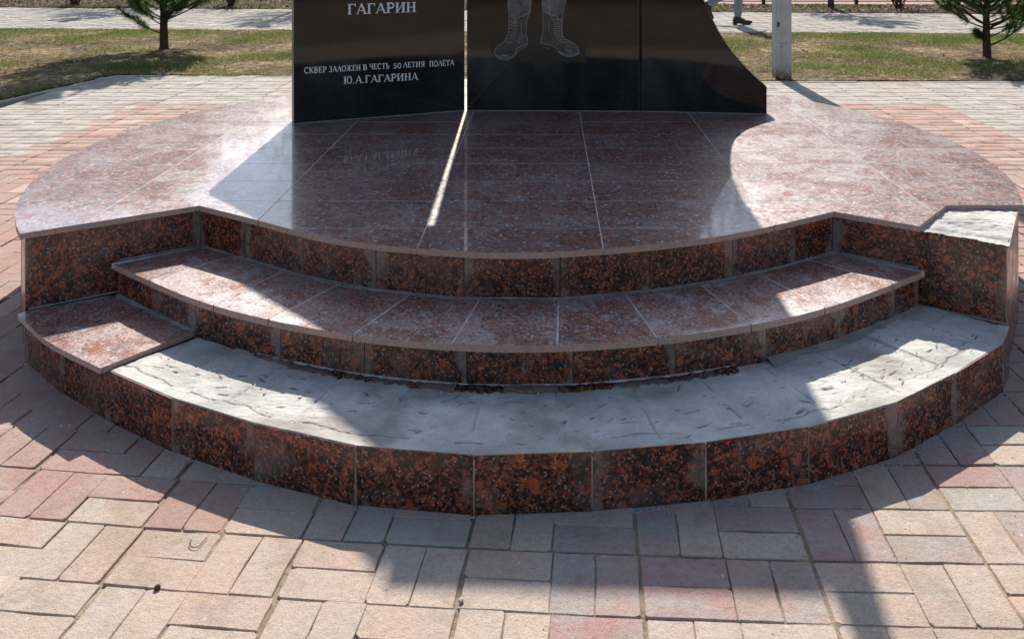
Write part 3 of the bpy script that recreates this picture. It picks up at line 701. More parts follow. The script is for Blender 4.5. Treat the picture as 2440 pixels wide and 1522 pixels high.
sheet('lawn', [(-14, 2), (-5.05, 2), (-5.05, 4.0), (-4.95, 6.5), (-4.78, 8.1), (-4.72, 8.38), (-4.56, 8.95), (-4.44, 9.53), (-1, 9.46), (2.0, 9.15), (14, 9.15), (14, path_y(14, 1) - .01), (-14, path_y(-14, 1) - .01)], .006, M_LAWN)
sheet('verge', [(-16, path_y(-16, 0) + .01), (14, path_y(14, 0) + .01), (14, 18.3), (1, 18.75), (-1, 24.5), (-16, 25)], .008, M_LITTER)
sheet('far_pavement', [(-.95, 24.5), (1.02, 18.77), (30, 18.0), (30, 26), (-1.4, 26)], .0, PV_PINK)
sheet('rear_lawn', [(-20, -30), (20, -30), (20, -8.02), (-20, -8.02)], .0, M_LAWN)

# grass blades
def in_lawn(x, y):
    front = np.where(x < -4.44, np.where(x < -4.78, 6.0, 8.1 + (x + 4.78) * 4.2), np.where(x < 2, 9.5 - (x + 4.4) * .055, 9.15)); return (y > front) & (y < 13.54 - .045 * x)
def in_verge(x, y): return (y > 17.12 - .075 * x) & (y < np.where(x < 0, 23.0, 18.6 - .05 * x))
def patch(x, y): return fbm(x, y, 1.3, 200, 5)
def blades(name, n, test, x0, x1, y0, y1, hgt, parts, mats, seed, label, cat):
    r_ = np.random.RandomState(seed); x = r_.uniform(x0, x1, n); y = r_.uniform(y0, y1, n); k = test(x, y) & (np.abs(x * F_PX / y + U0 - 1220) < 1350); x, y = x[k], y[k]; n = len(x)
    pt_ = patch(x, y); keep = r_.rand(n) < np.clip(.62 + pt_ * 3.2, .05, 1); x, y, pt_ = x[keep], y[keep], pt_[keep]; n = len(x)
    th = r_.rand(n) * 6.283; w = r_.uniform(.0025, .007, n); h_ = r_.uniform(.4, 1, n) * hgt * (1 + pt_); lx = r_.normal(0, 1.1, n) * h_; ly = r_.normal(0, 1.1, n) * h_
    a = np.stack([x - np.cos(th) * w, y - np.sin(th) * w, np.full(n, .004)], -1); b = np.stack([x + np.cos(th) * w, y + np.sin(th) * w, np.full(n, .004)], -1); c = np.stack([x + lx, y + ly, .004 + h_], -1)
    V_ = np.stack([a, b, c], 1).reshape(-1, 3); F_ = np.arange(3 * n).reshape(-1, 3)
    q_ = r_.rand(n) + pt_ * 1.3; mi = np.where(q_ > parts[0], 0, np.where(q_ > parts[1], 1, 2)); o_ = fast(name, V_, F_, mats, mi); tag(o_, label, cat, kind='stuff'); return o_
blades('grass', 420000, in_lawn, -9, 7.5, 6, 14.2, .032, (.86, .40), [G1, G2, G3], 31, 'short green and straw coloured spring grass between the two pavements', 'grass')
blades('verge_grass', 50000, in_verge, -12, 9, 16, 19.4, .05, (.72, .40), [G1, G2, G3], 32, 'sparse grass on the verge behind the path', 'grass')
def litter(name, n, test, x0, x1, y0, y1, size, seed, label, mats):
    r_ = np.random.RandomState(seed); x = r_.uniform(x0, x1, n); y = r_.uniform(y0, y1, n); k = test(x, y) & (np.abs(x * F_PX / y + U0 - 1220) < 1350); x, y = x[k], y[k]; n = len(x)
    s = size * r_.uniform(.4, 1.5, n); th = r_.rand(n) * 6.283; V_ = []
    tilt_ = r_.normal(0, .5, n)
    for (du, dv) in ((-1, -.1), (0, -.6), (1.1, .1), (.1, .55)):
        V_.append(np.stack([x + s * (du * np.cos(th) - dv * np.sin(th)), y + s * (du * np.sin(th) + dv * np.cos(th)), .012 + s * .5 + s * (du * tilt_ + dv * .4)], -1))
    V_ = np.stack(V_, 1).reshape(-1, 3); o_ = fast(name, V_, np.arange(4 * n).reshape(-1, 4), mats, r_.randint(0, len(mats), n)); tag(o_, label, 'leaves', kind='stuff')
litter('leaf_litter', 9000, in_lawn, -9, 7.5, 6, 14.2, .014, 41, 'dry brown leaves scattered in the lawn', [LEAF, LEAF2, LEAF])
litter('verge_litter', 26000, in_verge, -12, 9, 16, 22, .026, 42, 'thick layer of dead leaves on the verge behind the path', [LEAF, LEAF2, LEAF, TWIG, TWIG])
# crumbs of mortar round the foot of the podium and specks on the paving
Vg, Fg = [], []
def crumb(x, y, z, r_):
    b0 = len(Vg); 
    for d in ((1, 0, 0), (0, 1, 0), (-1, 0, 0), (0, -1, 0), (0, 0, .8)): Vg.append((x + d[0] * r_ * rs.uniform(.6, 1.2), y + d[1] * r_ * rs.uniform(.6, 1.2), z + d[2] * r_))
    for f_ in ((0, 1, 4), (1, 2, 4), (2, 3, 4), (3, 0, 4)): Fg.append([b0 + q_ for q_ in f_])
for k in range(5200):
    aa = rs.uniform(ang(riser1[0]), ang(riser1[-1])); side = 1 if aa > .1 else .45
    if rs.rand() > side: continue
    rr = r_r1(aa) + abs(rs.normal(0, .010 + .014 * max(0, aa))) + .001; x, y = pt(aa, rr); crumb(x, y, -.002, rs.uniform(.0012, .0045))
fast('mortar_crumbs', np.array(Vg), np.array(Fg), [STONE])
tag(bpy.data.objects['mortar_crumbs'], 'grey crumbs of mortar and sand along the foot of the podium', 'rubble', kind='stuff')
Vg, Fg = [], []
for k in range(900):
    x, y = rs.uniform(-1.6, 1.6), rs.uniform(1.3, 2.7)
    if math.hypot(x - CX, y - CY) < RO + .03: continue
    crumb(x, y, .000, rs.uniform(.0008, .0022))
fast('paving_specks', np.array(Vg), np.array(Fg), [TWIG, STONE], np.arange(len(Fg)) // 4 % 2)
tag(bpy.data.objects['paving_specks'], 'tiny dark specks and grit on the paving in front', 'grit', kind='stuff')
# small things lying on the paving
def pebble(px, r_, mat, label, name='pebble'):
    x, y = P(*px, 0); bm = bmesh.new(); bmesh.ops.create_icosphere(bm, subdivisions=2, radius=r_)
    for v_ in bm.verts: v_.co *= rs.uniform(.82, 1.12); v_.co.z *= .8
    me = bpy.data.meshes.new(name); bm.to_mesh(me); bm.free(); me.materials.append(mat); o_ = link(name, me, None, (x, y, r_ * .7)); tag(o_, label, name.replace('_', ' ')); return o_
pebble((375, 1404), .0075, TWIG, 'round dark brown seed head lying on the sunlit paving at lower left', 'seed_head')
pebble((1098, 1434), .0065, STONE, 'small white pebble in the wide joint before the steps')
tw = MB(); pts = [(*P(u, v), .004) for u, v in ((494, 1284), (486, 1291), (475, 1303), (465, 1307), (455, 1305), (452, 1298), (457, 1289))]; tw.tube(spline(pts, 4), .0011, 5); o = tw.build('twig', TWIG); tag(o, 'thin curled brown twig on the sunlit paving', 'twig')

# ------------------------------------------------------------------ memorial slabs
SA, SB, SC, SD, SE, SF = [(-1.358, 5.002), (-.477, 5.370), (-.4635, 5.370), (.5225, 5.345), (.537, 5.345), (1.232, 5.263)]
TH = .07
def slab_frame(a, b):
    a, b = np.array(a), np.array(b); e = (b - a) / np.linalg.norm(b - a); return a, e, np.array([-e[1], e[0]])
def slab(name, a, b, prof, label):
    """prof: outline in (s, z) counter-clockwise seen from the front"""
    a, e, n = slab_frame(a, b); root = empty(name, (a[0], a[1], Z3), math.atan2(e[1], e[0]))
    tag(root, label, 'memorial slab', 'black granite slabs of the memorial')
    m_ = MB(); c = .002; pin = inset(prof, c)
    Fp = lambda p, d: (p[0], d, p[1] - Z3)
    k = len(prof)
    m_.face([Fp(p, 0) for p in pin], 0); m_.face([Fp(p, TH) for p in prof[::-1]], 0)
    for i in range(k):
        p, q_, pi_, qi = prof[i], prof[(i + 1) % k], pin[i], pin[(i + 1) % k]
        m_.face([Fp(p, c), Fp(q_, c), Fp(qi, 0), Fp(pi_, 0)], 1); m_.face([Fp(q_, c), Fp(p, c), Fp(p, TH), Fp(q_, TH)], 1)
    m_.build('stone_slab', [BLACK, BLACK_EDGE], root)
    # mortar bead at the foot
    L = max(p[0] for p in prof); mb = MB(); n_ = int(L / .02); rr_ = np.random.RandomState(int(L * 1000))
    ys = [-.002 - .005 * rr_.rand() ** 2 for _ in range(n_ + 1)]
    for i in range(n_):
        x0_, x1_ = L * i / n_, L * (i + 1) / n_; mb.face([(x0_, ys[i], .0006), (x1_, ys[i + 1], .0006), (x1_, .001, .004), (x0_, .001, .004)])
    mb.build('mortar_bead', M_MORTAR, root)
    return root
W1, W2, W3 = .955, .986, .70
c1 = spline([(0, 1.60), (.10, 1.72), (.21, 1.86), (.34, 2.03), (.50, 2.215), (.664, 2.41), (.80, 2.58), (.90, 2.71), (W1, 2.80)], 5)
left = slab('memorial_slab', SA, SB, clean([(0, Z3), (W1, Z3)] + c1[::-1]), 'left black granite slab with engraved white inscription, its top sweeping up to the right')
mid = slab('memorial_slab', SC, SD, [(0, Z3), (W2, Z3), (W2, 2.82), (0, 2.82)], 'middle black granite slab engraved with a pair of laced boots')
c3 = spline([(.70, .59), (.596, .687), (.481, .823), (.406, .955), (.35, 1.078), (.269, 1.338), (.215, 1.56), (.18, 1.76), (.155, 2.0), (.145, 2.25), (.138, 2.46), (.128, 2.65), (.105, 2.80), (.08, 2.95), (.045, 3.15), (.012, 3.32)], 4)
right = slab('memorial_slab', SE, SF, clean([(0, Z3), (W3, Z3)] + c3 + [(0, 3.34)]), 'right black granite slab cut in a concave wing narrowing upwards')
ms = MB(); ms.box((W2 + .0072, .045, 1.19), (.0134, .04, 2.38)); ms.box((W2 + .007, TH + .009, 1.19), (.07, .012, 2.38)); ms.build('joint_light_stop', IRON, mid)
ms = MB(); ms.box((-.020, .05, 2.10), (.052, .02, .50)); ms.build('joint_light_stop', IRON, mid)  # unseen plug added high in the left gap to cut off the sun streak

# engraved lettering: strokes of a serifed capital alphabet
def arcp(cx, cy, rx, ry, d0, d1, n=14): return [(cx + rx * math.cos(R(d0 + (d1 - d0) * i / n)), cy + ry * math.sin(R(d0 + (d1 - d0) * i / n))) for i in range(n + 1)]
TK, TN = .17, .075
def st(x, y0=0, y1=1, t_=TK, s0=True, s1=True):
    o_ = [([(x, y0), (x, y1)], t_)]
    if s0: o_.append(([(x - .17, y0 + .03), (x + .17, y0 + .03)], .06))
    if s1: o_.append(([(x - .17, y1 - .03), (x + .17, y1 - .03)], .06))
    return o_
def ln(x0, y0, x1, y1, t_=TN): return [([(x0, y0), (x1, y1)], t_)]
def cv(p, t_): return [(p, t_)]
def ser(x, y, w=.15): return [([(x - w, y), (x + w, y)], .06)]
GL = {
 'Г': (.72, st(.2) + ln(.2, .955, .68, .955, .09) + ln(.66, .98, .66, .74, .07)),
 'А': (.86, ln(.10, 0, .43, 1, .075) + ln(.43, .98, .76, 0, .17) + ln(.2, .33, .66, .33, .07) + ser(.10, .03, .11) + ser(.76, .03, .14)),
 'Р': (.74, st(.2, s1=True) + cv([(.2, .96)] + arcp(.40, .72, .24, .24, 90, -90) + [(.2, .48)], .12)),
 'И': (.92, st(.2) + st(.72) + ln(.22, .08, .70, .92, .08)),
 'Н': (.90, st(.2) + st(.70) + ln(.2, .5, .7, .5, .08)),
 'С': (.80, cv(arcp(.42, .5, .32, .46, 48, 312, 20), .14) + ln(.66, .98, .66, .72, .06)),
 'К': (.86, st(.2) + ln(.25, .45, .68, .95, .08) + ln(.38, .6, .74, .03, .16) + ser(.68, .97, .11) + ser(.74, .03, .12)),
 'В': (.76, st(.2) + cv([(.2, .96)] + arcp(.38, .75, .20, .21, 90, -90) + [(.2, .53)], .11) + cv([(.2, .52)] + arcp(.40, .27, .23, .24, 90, -90) + [(.2, .04)], .12)),
 'Е': (.72, st(.2) + ln(.2, .955, .64, .955, .08) + ln(.2, .045, .66, .045, .08) + ln(.2, .5, .52, .5, .07) + ln(.62, .97, .62, .78, .06) + ln(.64, .03, .64, .24, .06) + ln(.51, .6, .51, .4, .05)),
 'З': (.70, cv(arcp(.32, .74, .22, .22, 150, -90), .12) + cv(arcp(.32, .27, .25, .24, 90, -150), .13)),
 'Л': (.84, ln(.10, 0, .43, 1, .075) + ln(.43, .98, .76, 0, .17) + ser(.10, .03, .11) + ser(.76, .03, .14)),
 'О': (.88, cv(arcp(.44, .5, .34, .46, 0, 360, 26), .14)),
 'Ж': (1.14, st(.57) + ln(.5, .5, .16, .95, .08) + ln(.5, .5, .14, .04, .12) + ln(.64, .5, .98, .95, .08) + ln(.64, .5, 1.0, .04, .12) + ser(.15, .97, .1) + ser(.13, .03, .1) + ser(.99, .97, .1) + ser(1.01, .03, .1)),
 'Ч': (.84, st(.66) + cv([(.2, .97), (.2, .66)] + arcp(.36, .62, .16, .16, 180, 290, 6) + [(.66, .52)], .11) + ser(.2, .97, .13)),
 'Т': (.80, st(.40, s1=False) + ln(.06, .955, .74, .955, .09) + ln(.08, .97, .08, .76, .06) + ln(.72, .97, .72, .76, .06)),
 'Ь': (.72, st(.2) + cv([(.2, .54)] + arcp(.38, .29, .22, .25, 90, -90) + [(.2, .04)], .12)),
 '5': (.70, ln(.2, .95, .58, .95, .1) + ln(.2, .95, .18, .55, .07) + cv([(.18, .56)] + arcp(.32, .32, .25, .28, 100, -150, 14), .12)),
 '0': (.72, cv(arcp(.36, .5, .25, .46, 0, 360, 24), .13)),
 'Я': (.80, st(.60) + cv([(.60, .96)] + arcp(.40, .72, .24, .24, 90, 270) + [(.6, .48)], .12) + ln(.46, .5, .18, .04, .12) + ser(.16, .03, .1)),
 'П': (.90, st(.2) + st(.70) + ln(.2, .955, .7, .955, .09)),
 'Ю': (1.10, st(.2) + ln(.2, .5, .45, .5, .07) + cv(arcp(.72, .5, .27, .46, 0, 360, 24), .12)),
 '.': (.30, ln(.12, .0, .12, .11, .11)), ' ': (.42, [])}
GL['Ё'] = (.72, GL['Е'][1] + ln(.30, 1.12, .30, 1.22, .1) + ln(.50, 1.12, .50, 1.22, .1))
def ribbon(m_, pts, w, lift, mi=0, tr=None):
    """flat stroke of width w through pts, mitred"""
    n = len(pts); L_, R_ = [], []
    closed = n > 3 and math.hypot(pts[0][0] - pts[-1][0], pts[0][1] - pts[-1][1]) < 1e-6
    for i in range(n):
        a = pts[i - 1] if i > 0 else (pts[-2] if closed else pts[0]); b = pts[i + 1] if i < n - 1 else (pts[1] if closed else pts[-1])
        dx, dy = b[0] - a[0], b[1] - a[1]; d = math.hypot(dx, dy) or 1; nx, ny = -dy / d * w / 2, dx / d * w / 2
        L_.append((pts[i][0] + nx, pts[i][1] + ny)); R_.append((pts[i][0] - nx, pts[i][1] - ny))
    for i in range(n - 1):
        q_ = [R_[i], R_[i + 1], L_[i + 1], L_[i]]; m_.face([tr(*p, lift) for p in q_], mi)
def write(text, parent, start, end, hgt0, hgt1, gaps=None):
    """letters between two measured feet of the line (s, z) with the cap height going from hgt0 to hgt1"""
    adv = sum(GL[c][0] for c in text) - .12; k = (end[0] - start[0]) / adv; m_ = MB(); x = 0; lift = 0
    for c in text:
        w, strokes = GL[c]
        for pts, t_ in strokes:
            lift += 1
            fx = x / adv; h_ = hgt0 + (hgt1 - hgt0) * fx; z0_ = start[1] + (end[1] - start[1]) * fx
            vert = abs(pts[-1][0] - pts[0][0]) < .05 and len(pts) == 2
            P2 = [(start[0] + (x + px) * k, z0_ + py * h_ - Z3) for px, py in pts]
            ribbon(m_, P2, t_ * (k if vert or len(pts) > 2 else (k + h_) / 2 if abs(pts[1][1] - pts[0][1]) > .3 else h_), lift, 0, lambda s_, z_, l_: (s_, -.0003 - .000012 * (l_ % 12), z_))
        x += w
    return m_.build('inscription', ETCH, parent)
def pl(u, v, a=SA, b=SB): return on_panel(u, v, a, b)
def hcap(u, v0_, v1_, a=SA, b=SB): return pl(u, v0_, a, b)[1] - pl(u, v1_, a, b)[1]
write('ГАГАРИН', left, pl(827, 35.5), pl(989, 29.2), hcap(830, 10.5, 35.5), hcap(985, 5.5, 29.2))
write('СКВЕР ', left, pl(724.6, 176), pl(783, 172.5), hcap(725, 161, 176), hcap(776, 158.5, 172))
write('ЗАЛОЖЕН', left, pl(783, 172.5), pl(858, 168), hcap(784, 158, 172), hcap(858, 155, 168))
write('В', left, pl(864, 167.5), pl(874, 167), hcap(865, 154, 167), hcap(874, 154, 167))
write('ЧЕСТЬ', left, pl(879, 166.5), pl(927, 164), hcap(880, 153, 166.5), hcap(927, 151, 164))
write('50', left, pl(936, 164), pl(955, 163), hcap(937, 151, 163), hcap(955, 150, 162.5))
write('ЛЕТИЯ', left, pl(960, 162), pl(1011, 160), hcap(960, 149, 162), hcap(1011, 147, 160))
write('ПОЛЁТА', left, pl(1022, 159.5), pl(1081, 156), hcap(1022, 146.5, 159.5), hcap(1081, 143, 156))
write('Ю.А.ГАГАРИНА', left, pl(818, 201), pl(994, 190.7), hcap(818, 183, 201), hcap(994, 174, 190.7))
# engraved boots on the middle slab
def B(x, y):
    s_, z_ = on_panel(1150 + x * 280 / 2419, y * 175 / 1512, SC, SD); return (s_, z_ - Z3)
tr = lambda s_, z_, l_: (s_, -.0002 - .00002 * l_, z_)
fm_ = MB(); fm_.face([tr(*B(x, y), 1) for x, y in ((170, 500), (2150, 500), (2150, 900), (2100, 1290), (900, 1290), (250, 1260), (130, 900))][::-1]); fm_.build('engraved_shading', ETCH_HAZE, mid)
fm_ = MB()
for poly in ([(520, -60), (1010, -60), (985, 230), (960, 285), (700, 370), (680, 430), (600, 350), (535, 260)], [(1225, -60), (1735, -60), (1690, 120), (1650, 290), (1540, 340), (1380, 320), (1240, 230), (1222, 120)]):
    fm_.face([tr(*B(*p), 3) for p in poly][::-1])
fm_.build('engraved_trousers', ETCH_CLOTH, mid)
fm_ = MB()
for poly in ([(545, 300), (600, 350), (680, 440), (960, 290), (905, 480), (900, 700), (925, 800), (915, 950), (740, 1010), (670, 1120), (560, 1200), (400, 1210), (240, 1120), (270, 990), (430, 890), (520, 700)],
             [(1240, 240), (1380, 320), (1540, 350), (1640, 340), (1640, 680), (1680, 790), (1880, 900), (1960, 980), (1985, 1090), (1850, 1150), (1700, 1140), (1560, 1060), (1460, 970), (1200, 880), (1195, 800), (1240, 690)]):
    fm_.face([tr(*B(*p), 5) for p in poly][::-1])
fm_.build('engraved_boots', ETCH_BOOT, mid)
lines = [([(520, -60), (535, 260), (600, 350)], 1), ([(1012, -60), (985, 230), (960, 285), (905, 480), (900, 700), (925, 800), (915, 950)], 1), ([(960, 285), (800, 350), (710, 385), (680, 430), (670, 470)], 1.3),
    ([(545, 300), (545, 480), (520, 690), (440, 870), (300, 960), (248, 1060), (240, 1130)], 1.1), ([(240, 1120), (330, 1180), (440, 1215), (560, 1195), (660, 1120), (710, 1010), (800, 960), (915, 900)], 1.5),
    ([(245, 1160), (400, 1240), (520, 1240), (660, 1160), (700, 1080), (780, 1030), (915, 950)], 1.1), ([(300, 1150), (450, 1180), (560, 1160)], 1), ([(740, 900), (770, 800), (860, 740), (910, 720)], .8), ([(790, 480), (795, 720)], .7),
    ([(1228, -60), (1222, 120), (1240, 230), (1235, 690), (1200, 800), (1200, 940)], 1), ([(1735, -60), (1690, 120), (1650, 290)], 1), ([(1240, 230), (1380, 310), (1500, 330), (1545, 370), (1550, 420)], 1.4), ([(1360, -60), (1375, 120), (1385, 260)], .9),
    ([(1650, 290), (1640, 420), (1635, 680), (1680, 790), (1880, 900), (1960, 990), (1985, 1090)], 1.3), ([(1200, 870), (1260, 905), (1400, 945), (1470, 975), (1540, 1040)], 1.1), ([(1550, 1060), (1680, 1130), (1800, 1150), (1900, 1130), (1985, 1075)], 1.6),
    ([(1560, 1080), (1700, 1160), (1840, 1170), (1990, 1110)], 1.2), ([(1590, 1060), (1720, 1110), (1850, 1100), (1950, 1050)], .9), ([(1230, 960), (1380, 1010)], .8), ([(1360, 430), (1365, 690)], .8), ([(1600, 860), (1680, 880), (1720, 850)], 1),
    ([(1700, 1010), (1760, 1060), (1840, 1050)], 2.2), ([(380, 1130), (450, 1150), (520, 1130)], 2.2)]
for k in range(7):
    y = 450 + k * 68; x = 560 - max(0, k - 2) * 22; w = 150 - k * 3; lines += [([(x, y), (x + w * .5, y + 14), (x + w, y + 4), (x + w + 12, y + 26), (x + w * .9, y + 42), (x + w * .4, y + 38)], .9)]
for k in range(4):
    y = 410 + k * 92; lines += [([(1475, y + 30), (1465, y + 6), (1520, y), (1620, y + 8), (1630, y + 46), (1480, y + 52)], 1)]
lines += [([(1540, 820), (1570, 780), (1640, 765), (1690, 800)], 1), ([(1560, 850), (1620, 820), (1700, 830)], 1)]
fm_ = MB()
for k, (p, w) in enumerate(lines):
    q_ = [B(*a) for a in p]; q_ = spline(q_, 3) if len(q_) > 2 else q_; ribbon(fm_, q_, .0020 * w, 7 + k % 9, 0, tr)
fm_.build('engraved_outline', ETCH_LINE, mid)

# ------------------------------------------------------------------ lamp post
px_, py_ = 2.325, 9.30
post = empty('lamp_post', (px_, py_, 0)); tag(post, 'square grey galvanised steel post with rusty foot standing in the lawn', 'post')
m = MB(); m.prism([(-.078, -.078), (.078, -.078), (.078, .078), (-.078, .078)], -.03, 5.2, cham=.006); m.build('shaft', POLE, post)
m = MB(); m.prism([(-.074, -.094), (-.038, -.094), (-.038, -.079), (-.074, -.079)], .16, 1.9); m.build('cable_cover', POLE, post)
m = MB(); m.box((-.056, -.098, .545), (.022, .006, .045)); m.build('badge', IRON, post)
for dx, dz in ((-.018, .355), (.026, .357), (-.022, .325)):
    m = MB(); m.tube([(dx, -.079, dz), (dx, -.085, dz)], .005, 8); m.build('bolt', IRON, post)
m = MB(); 
for k in range(3): m.tube([(-.10 + .01 * k, -.10, .012 * k), (-.02, -.105 - .01 * k, .01), (.05, -.10, .006)], .004, 5)
m.build('loose_wire', IRON, post)
m = MB(); m.tube([(0, 0, 5.2), (0, -.5, 5.6), (0, -1.2, 5.7)], .035, 8); m.build('lamp_arm', POLE, post)
m = MB(); m.box((0, -1.4, 5.68), (.25, .5, .1)); m.build('lamp_head', POLE, post)

# ------------------------------------------------------------------ pines
def needles(V_, F_, M_, p, d, n, L, r_):
    d = np.array(d, float); d /= np.linalg.norm(d) + 1e-9
    for _ in range(n):
        v_ = r_.normal(0, 1, 3); v_ = v_ / np.linalg.norm(v_) + d * .9; v_ /= np.linalg.norm(v_); l_ = L * r_.uniform(.6, 1.1)
        s_ = np.cross(v_, r_.normal(0, 1, 3)); s_ /= np.linalg.norm(s_) + 1e-9; s_ *= .0022; b0 = len(V_)
        a = np.array(p) + d * r_.uniform(-.04, .02); tip = a + v_ * l_; tip[2] -= l_ * .08
        V_ += [tuple(a - s_), tuple(a + s_), tuple(tip)]; F_.append((b0, b0 + 1, b0 + 2)); M_.append(0 if r_.rand() < .7 else 1)
def pine(loc, hgt, r0, seed, label, branches, name='pine_tree', dens=1.0, crown_from=.35, spread=.8, group=None, gold=False):
    r_ = np.random.RandomState(seed); root = empty(name, loc); tag(root, label, 'pine tree', group)
    zs = np.linspace(0, hgt, 9); tp = [(r_.normal(0, .008) * k, r_.normal(0, .008) * k, z_) for k, z_ in enumerate(zs)]; rad = [r0 * (1 - .85 * z_ / hgt) * (1.35 if z_ == 0 else 1) for z_ in zs]
    m_ = MB(); m_.tube([(0, 0, -.03)] + [(0, 0, .03)] + tp[1:], [r0 * 1.5, r0 * 1.15] + rad[1:], 10); m_.build('trunk', BARK, root, True)
    mb = MB(); V_, F_, M_ = [], [], []
    def twig(p, d, L, depth, rr):
        p = np.array(p, float); d = np.array(d, float); d /= np.linalg.norm(d); pts = [tuple(p)]; q_ = p.copy(); dd = d.copy(); n = 5
        for k in range(n):
            dd = dd + np.array([r_.normal(0, .12), r_.normal(0, .12), .09]); dd /= np.linalg.norm(dd); q_ = q_ + dd * L / n; pts.append(tuple(q_))
            if k >= 1 and depth > 0:
                for sgn in (-1, 1):
                    if r_.rand() < .8: sd = dd + sgn * np.cross(dd, [0, 0, 1]) * r_.uniform(.6, 1.1) + np.array([0, 0, r_.uniform(-.1, .35)]); twig(q_, sd, L * r_.uniform(.28, .45), depth - 1, rr * .5)
        mb.tube(pts, [rr * (1 - .14 * k) for k in range(len(pts))], 5, cap=False)
        if depth == 0:
            for k in range(1, len(pts)): needles(V_, F_, M_, pts[k], np.array(pts[k]) - np.array(pts[k - 1]), int(42 * dens * (1.6 if k == len(pts) - 1 else 1)), .085, r_)
        else: needles(V_, F_, M_, pts[-1], dd, int(80 * dens), .09, r_)
    for (z_, az, L, up, rr) in branches: twig((0, 0, z_), (math.cos(az), math.sin(az), up), L, 1, rr)
    z_ = crown_from
    nb = 9 if dens > .8 else 6
    while z_ < hgt * .97:
        for k in range(nb): az = r_.rand() * 6.283; L = spread * (1 - (z_ - crown_from) / (hgt - crown_from)) ** .8 * r_.uniform(.8, 1.1) + .12; twig((0, 0, z_ + r_.uniform(-.05, .05)), (math.cos(az), math.sin(az), .3), L, 1, .011)
        z_ += .15 if dens > .8 and z_ < 1.2 else .22
    mb.build('branch', BARK, root); fo = fast('needles', np.array(V_), np.array(F_), [NEEDLE, NEEDLE2], M_, parent=root); return root
PI = math.pi
pine((-4.73, 11.54, 0), 3.1, .047, 3, 'young pine with short trunk standing in the left lawn', [(.19, PI + .15, .46, .30, .011), (.24, -.2, .32, 1.0, .009), (.30, PI - .3, .42, .25, .009), (.34, .2, .42, .5, .009), (.36, PI + .4, .5, .3, .010)], crown_from=.40, spread=.80)
pine((5.06, 10.78, 0), 3.0, .042, 9, 'young pine with bare lower branches standing in the right lawn', [(.13, -.25, .55, .35, .012), (.24, .15, .5, .2, .010), (.20, 2.9, .12, .6, .006), (.34, PI - .2, .5, .25, .010), (.33, -.4, .5, .1, .010)], crown_from=.37, spread=.72)
pine((5.25, 17.35, 0), 2.7, .055, 15, 'pine with dark trunk on the verge before the low fence', [], crown_from=.55, dens=.45, spread=.75)
pine((-4.6, 17.5, 0), 2.8, .055, 16, 'pine on the verge at the left behind the memorial', [], crown_from=.6, dens=.4, spread=.8)
pine((-8.0, 18.3, 0), 2.6, .05, 17, 'pine behind the litter strip far left', [], crown_from=.5, dens=.4, spread=.8)
# shrubs
def shrub(loc, hgt, n, seed, label, mat=TWIG, spread=.5, r0=.008):
    r_ = np.random.RandomState(seed); root = empty('shrub', loc); tag(root, label, 'shrub', None)
    for k in range(n):
        az = r_.rand() * 6.283; out = r_.uniform(.15, 1) * spread; p = [(r_.normal(0, .03), r_.normal(0, .03), -.01)]
        for q_ in range(1, 5): f_ = q_ / 4; p.append((math.cos(az) * out * f_ + r_.normal(0, .02), math.sin(az) * out * f_ + r_.normal(0, .02), hgt * f_ * (1 - .15 * out)))
        m_ = MB(); m_.tube(p, [r0, r0 * .8, r0 * .6, r0 * .5, r0 * .3], 5)
        for s_ in range(3):
            b = np.array(p[1 + s_ % 3]); m_.tube([tuple(b), tuple(b + np.array([r_.normal(0, .12), r_.normal(0, .12), .22]))], [r0 * .5, r0 * .2], 4)
        m_.build('stem', mat, root)
shrub((6.55, 17.45, 0), 1.1, 20, 5, 'leafless red brown bush on the verge before the low fence', spread=.75, r0=.013)
shrub((-3.15, 17.8, 0), 1.2, 40, 6, 'tangle of bare brown stems beside the left slab', spread=.9)
shrub((-9.2, 18.2, 0), 1.2, 36, 7, 'bare dark bush at the far left of the verge', spread=.9)
shrub((-6.1, 18.0, 0), 1.2, 40, 8, 'bare brown bush behind the left pine', spread=.8)
# low fence
ff_ = empty('fence', (0, 18.45, 0)); tag(ff_, 'low black iron fence with looped scrolls behind the verge', 'fence')
mpost = None
FX = [1.55 + 1.83 * k for k in range(-1, 6)]
for k, x in enumerate(FX):
    if mpost is None:
        m = MB(); m.box((0, 0, .32), (.06, .06, .66)); mpost = m.mesh('fence_post', IRON)
    link('fence_post', mpost, ff_, (x + 2.72 - .015, 0, 0))
m = MB(); m.box((FX[0] + 2.7 + 5.5, 0, .075), (11.2, .02, .02)); m.build('rail', IRON, ff_)
m = MB(); m.box((FX[0] + 2.7 + 5.5, 0, .55), (11.2, .02, .02)); m.build('rail', IRON, ff_)
for k in range(6):
    x0 = FX[k] + 2.705
    for q_ in range(3):
        cx_ = x0 + .33 + q_ * .58; m = MB(); m.tube([(cx_ + .25 * math.cos(a), 0, .32 + .21 * math.sin(a)) for a in np.linspace(0, 6.283, 15)], .007, 5, cap=False); m.build('scroll', IRON, ff_)
        m = MB(); m.box((cx_ + .29, 0, .32), (.014, .014, .46)); m.build('bar', IRON, ff_)

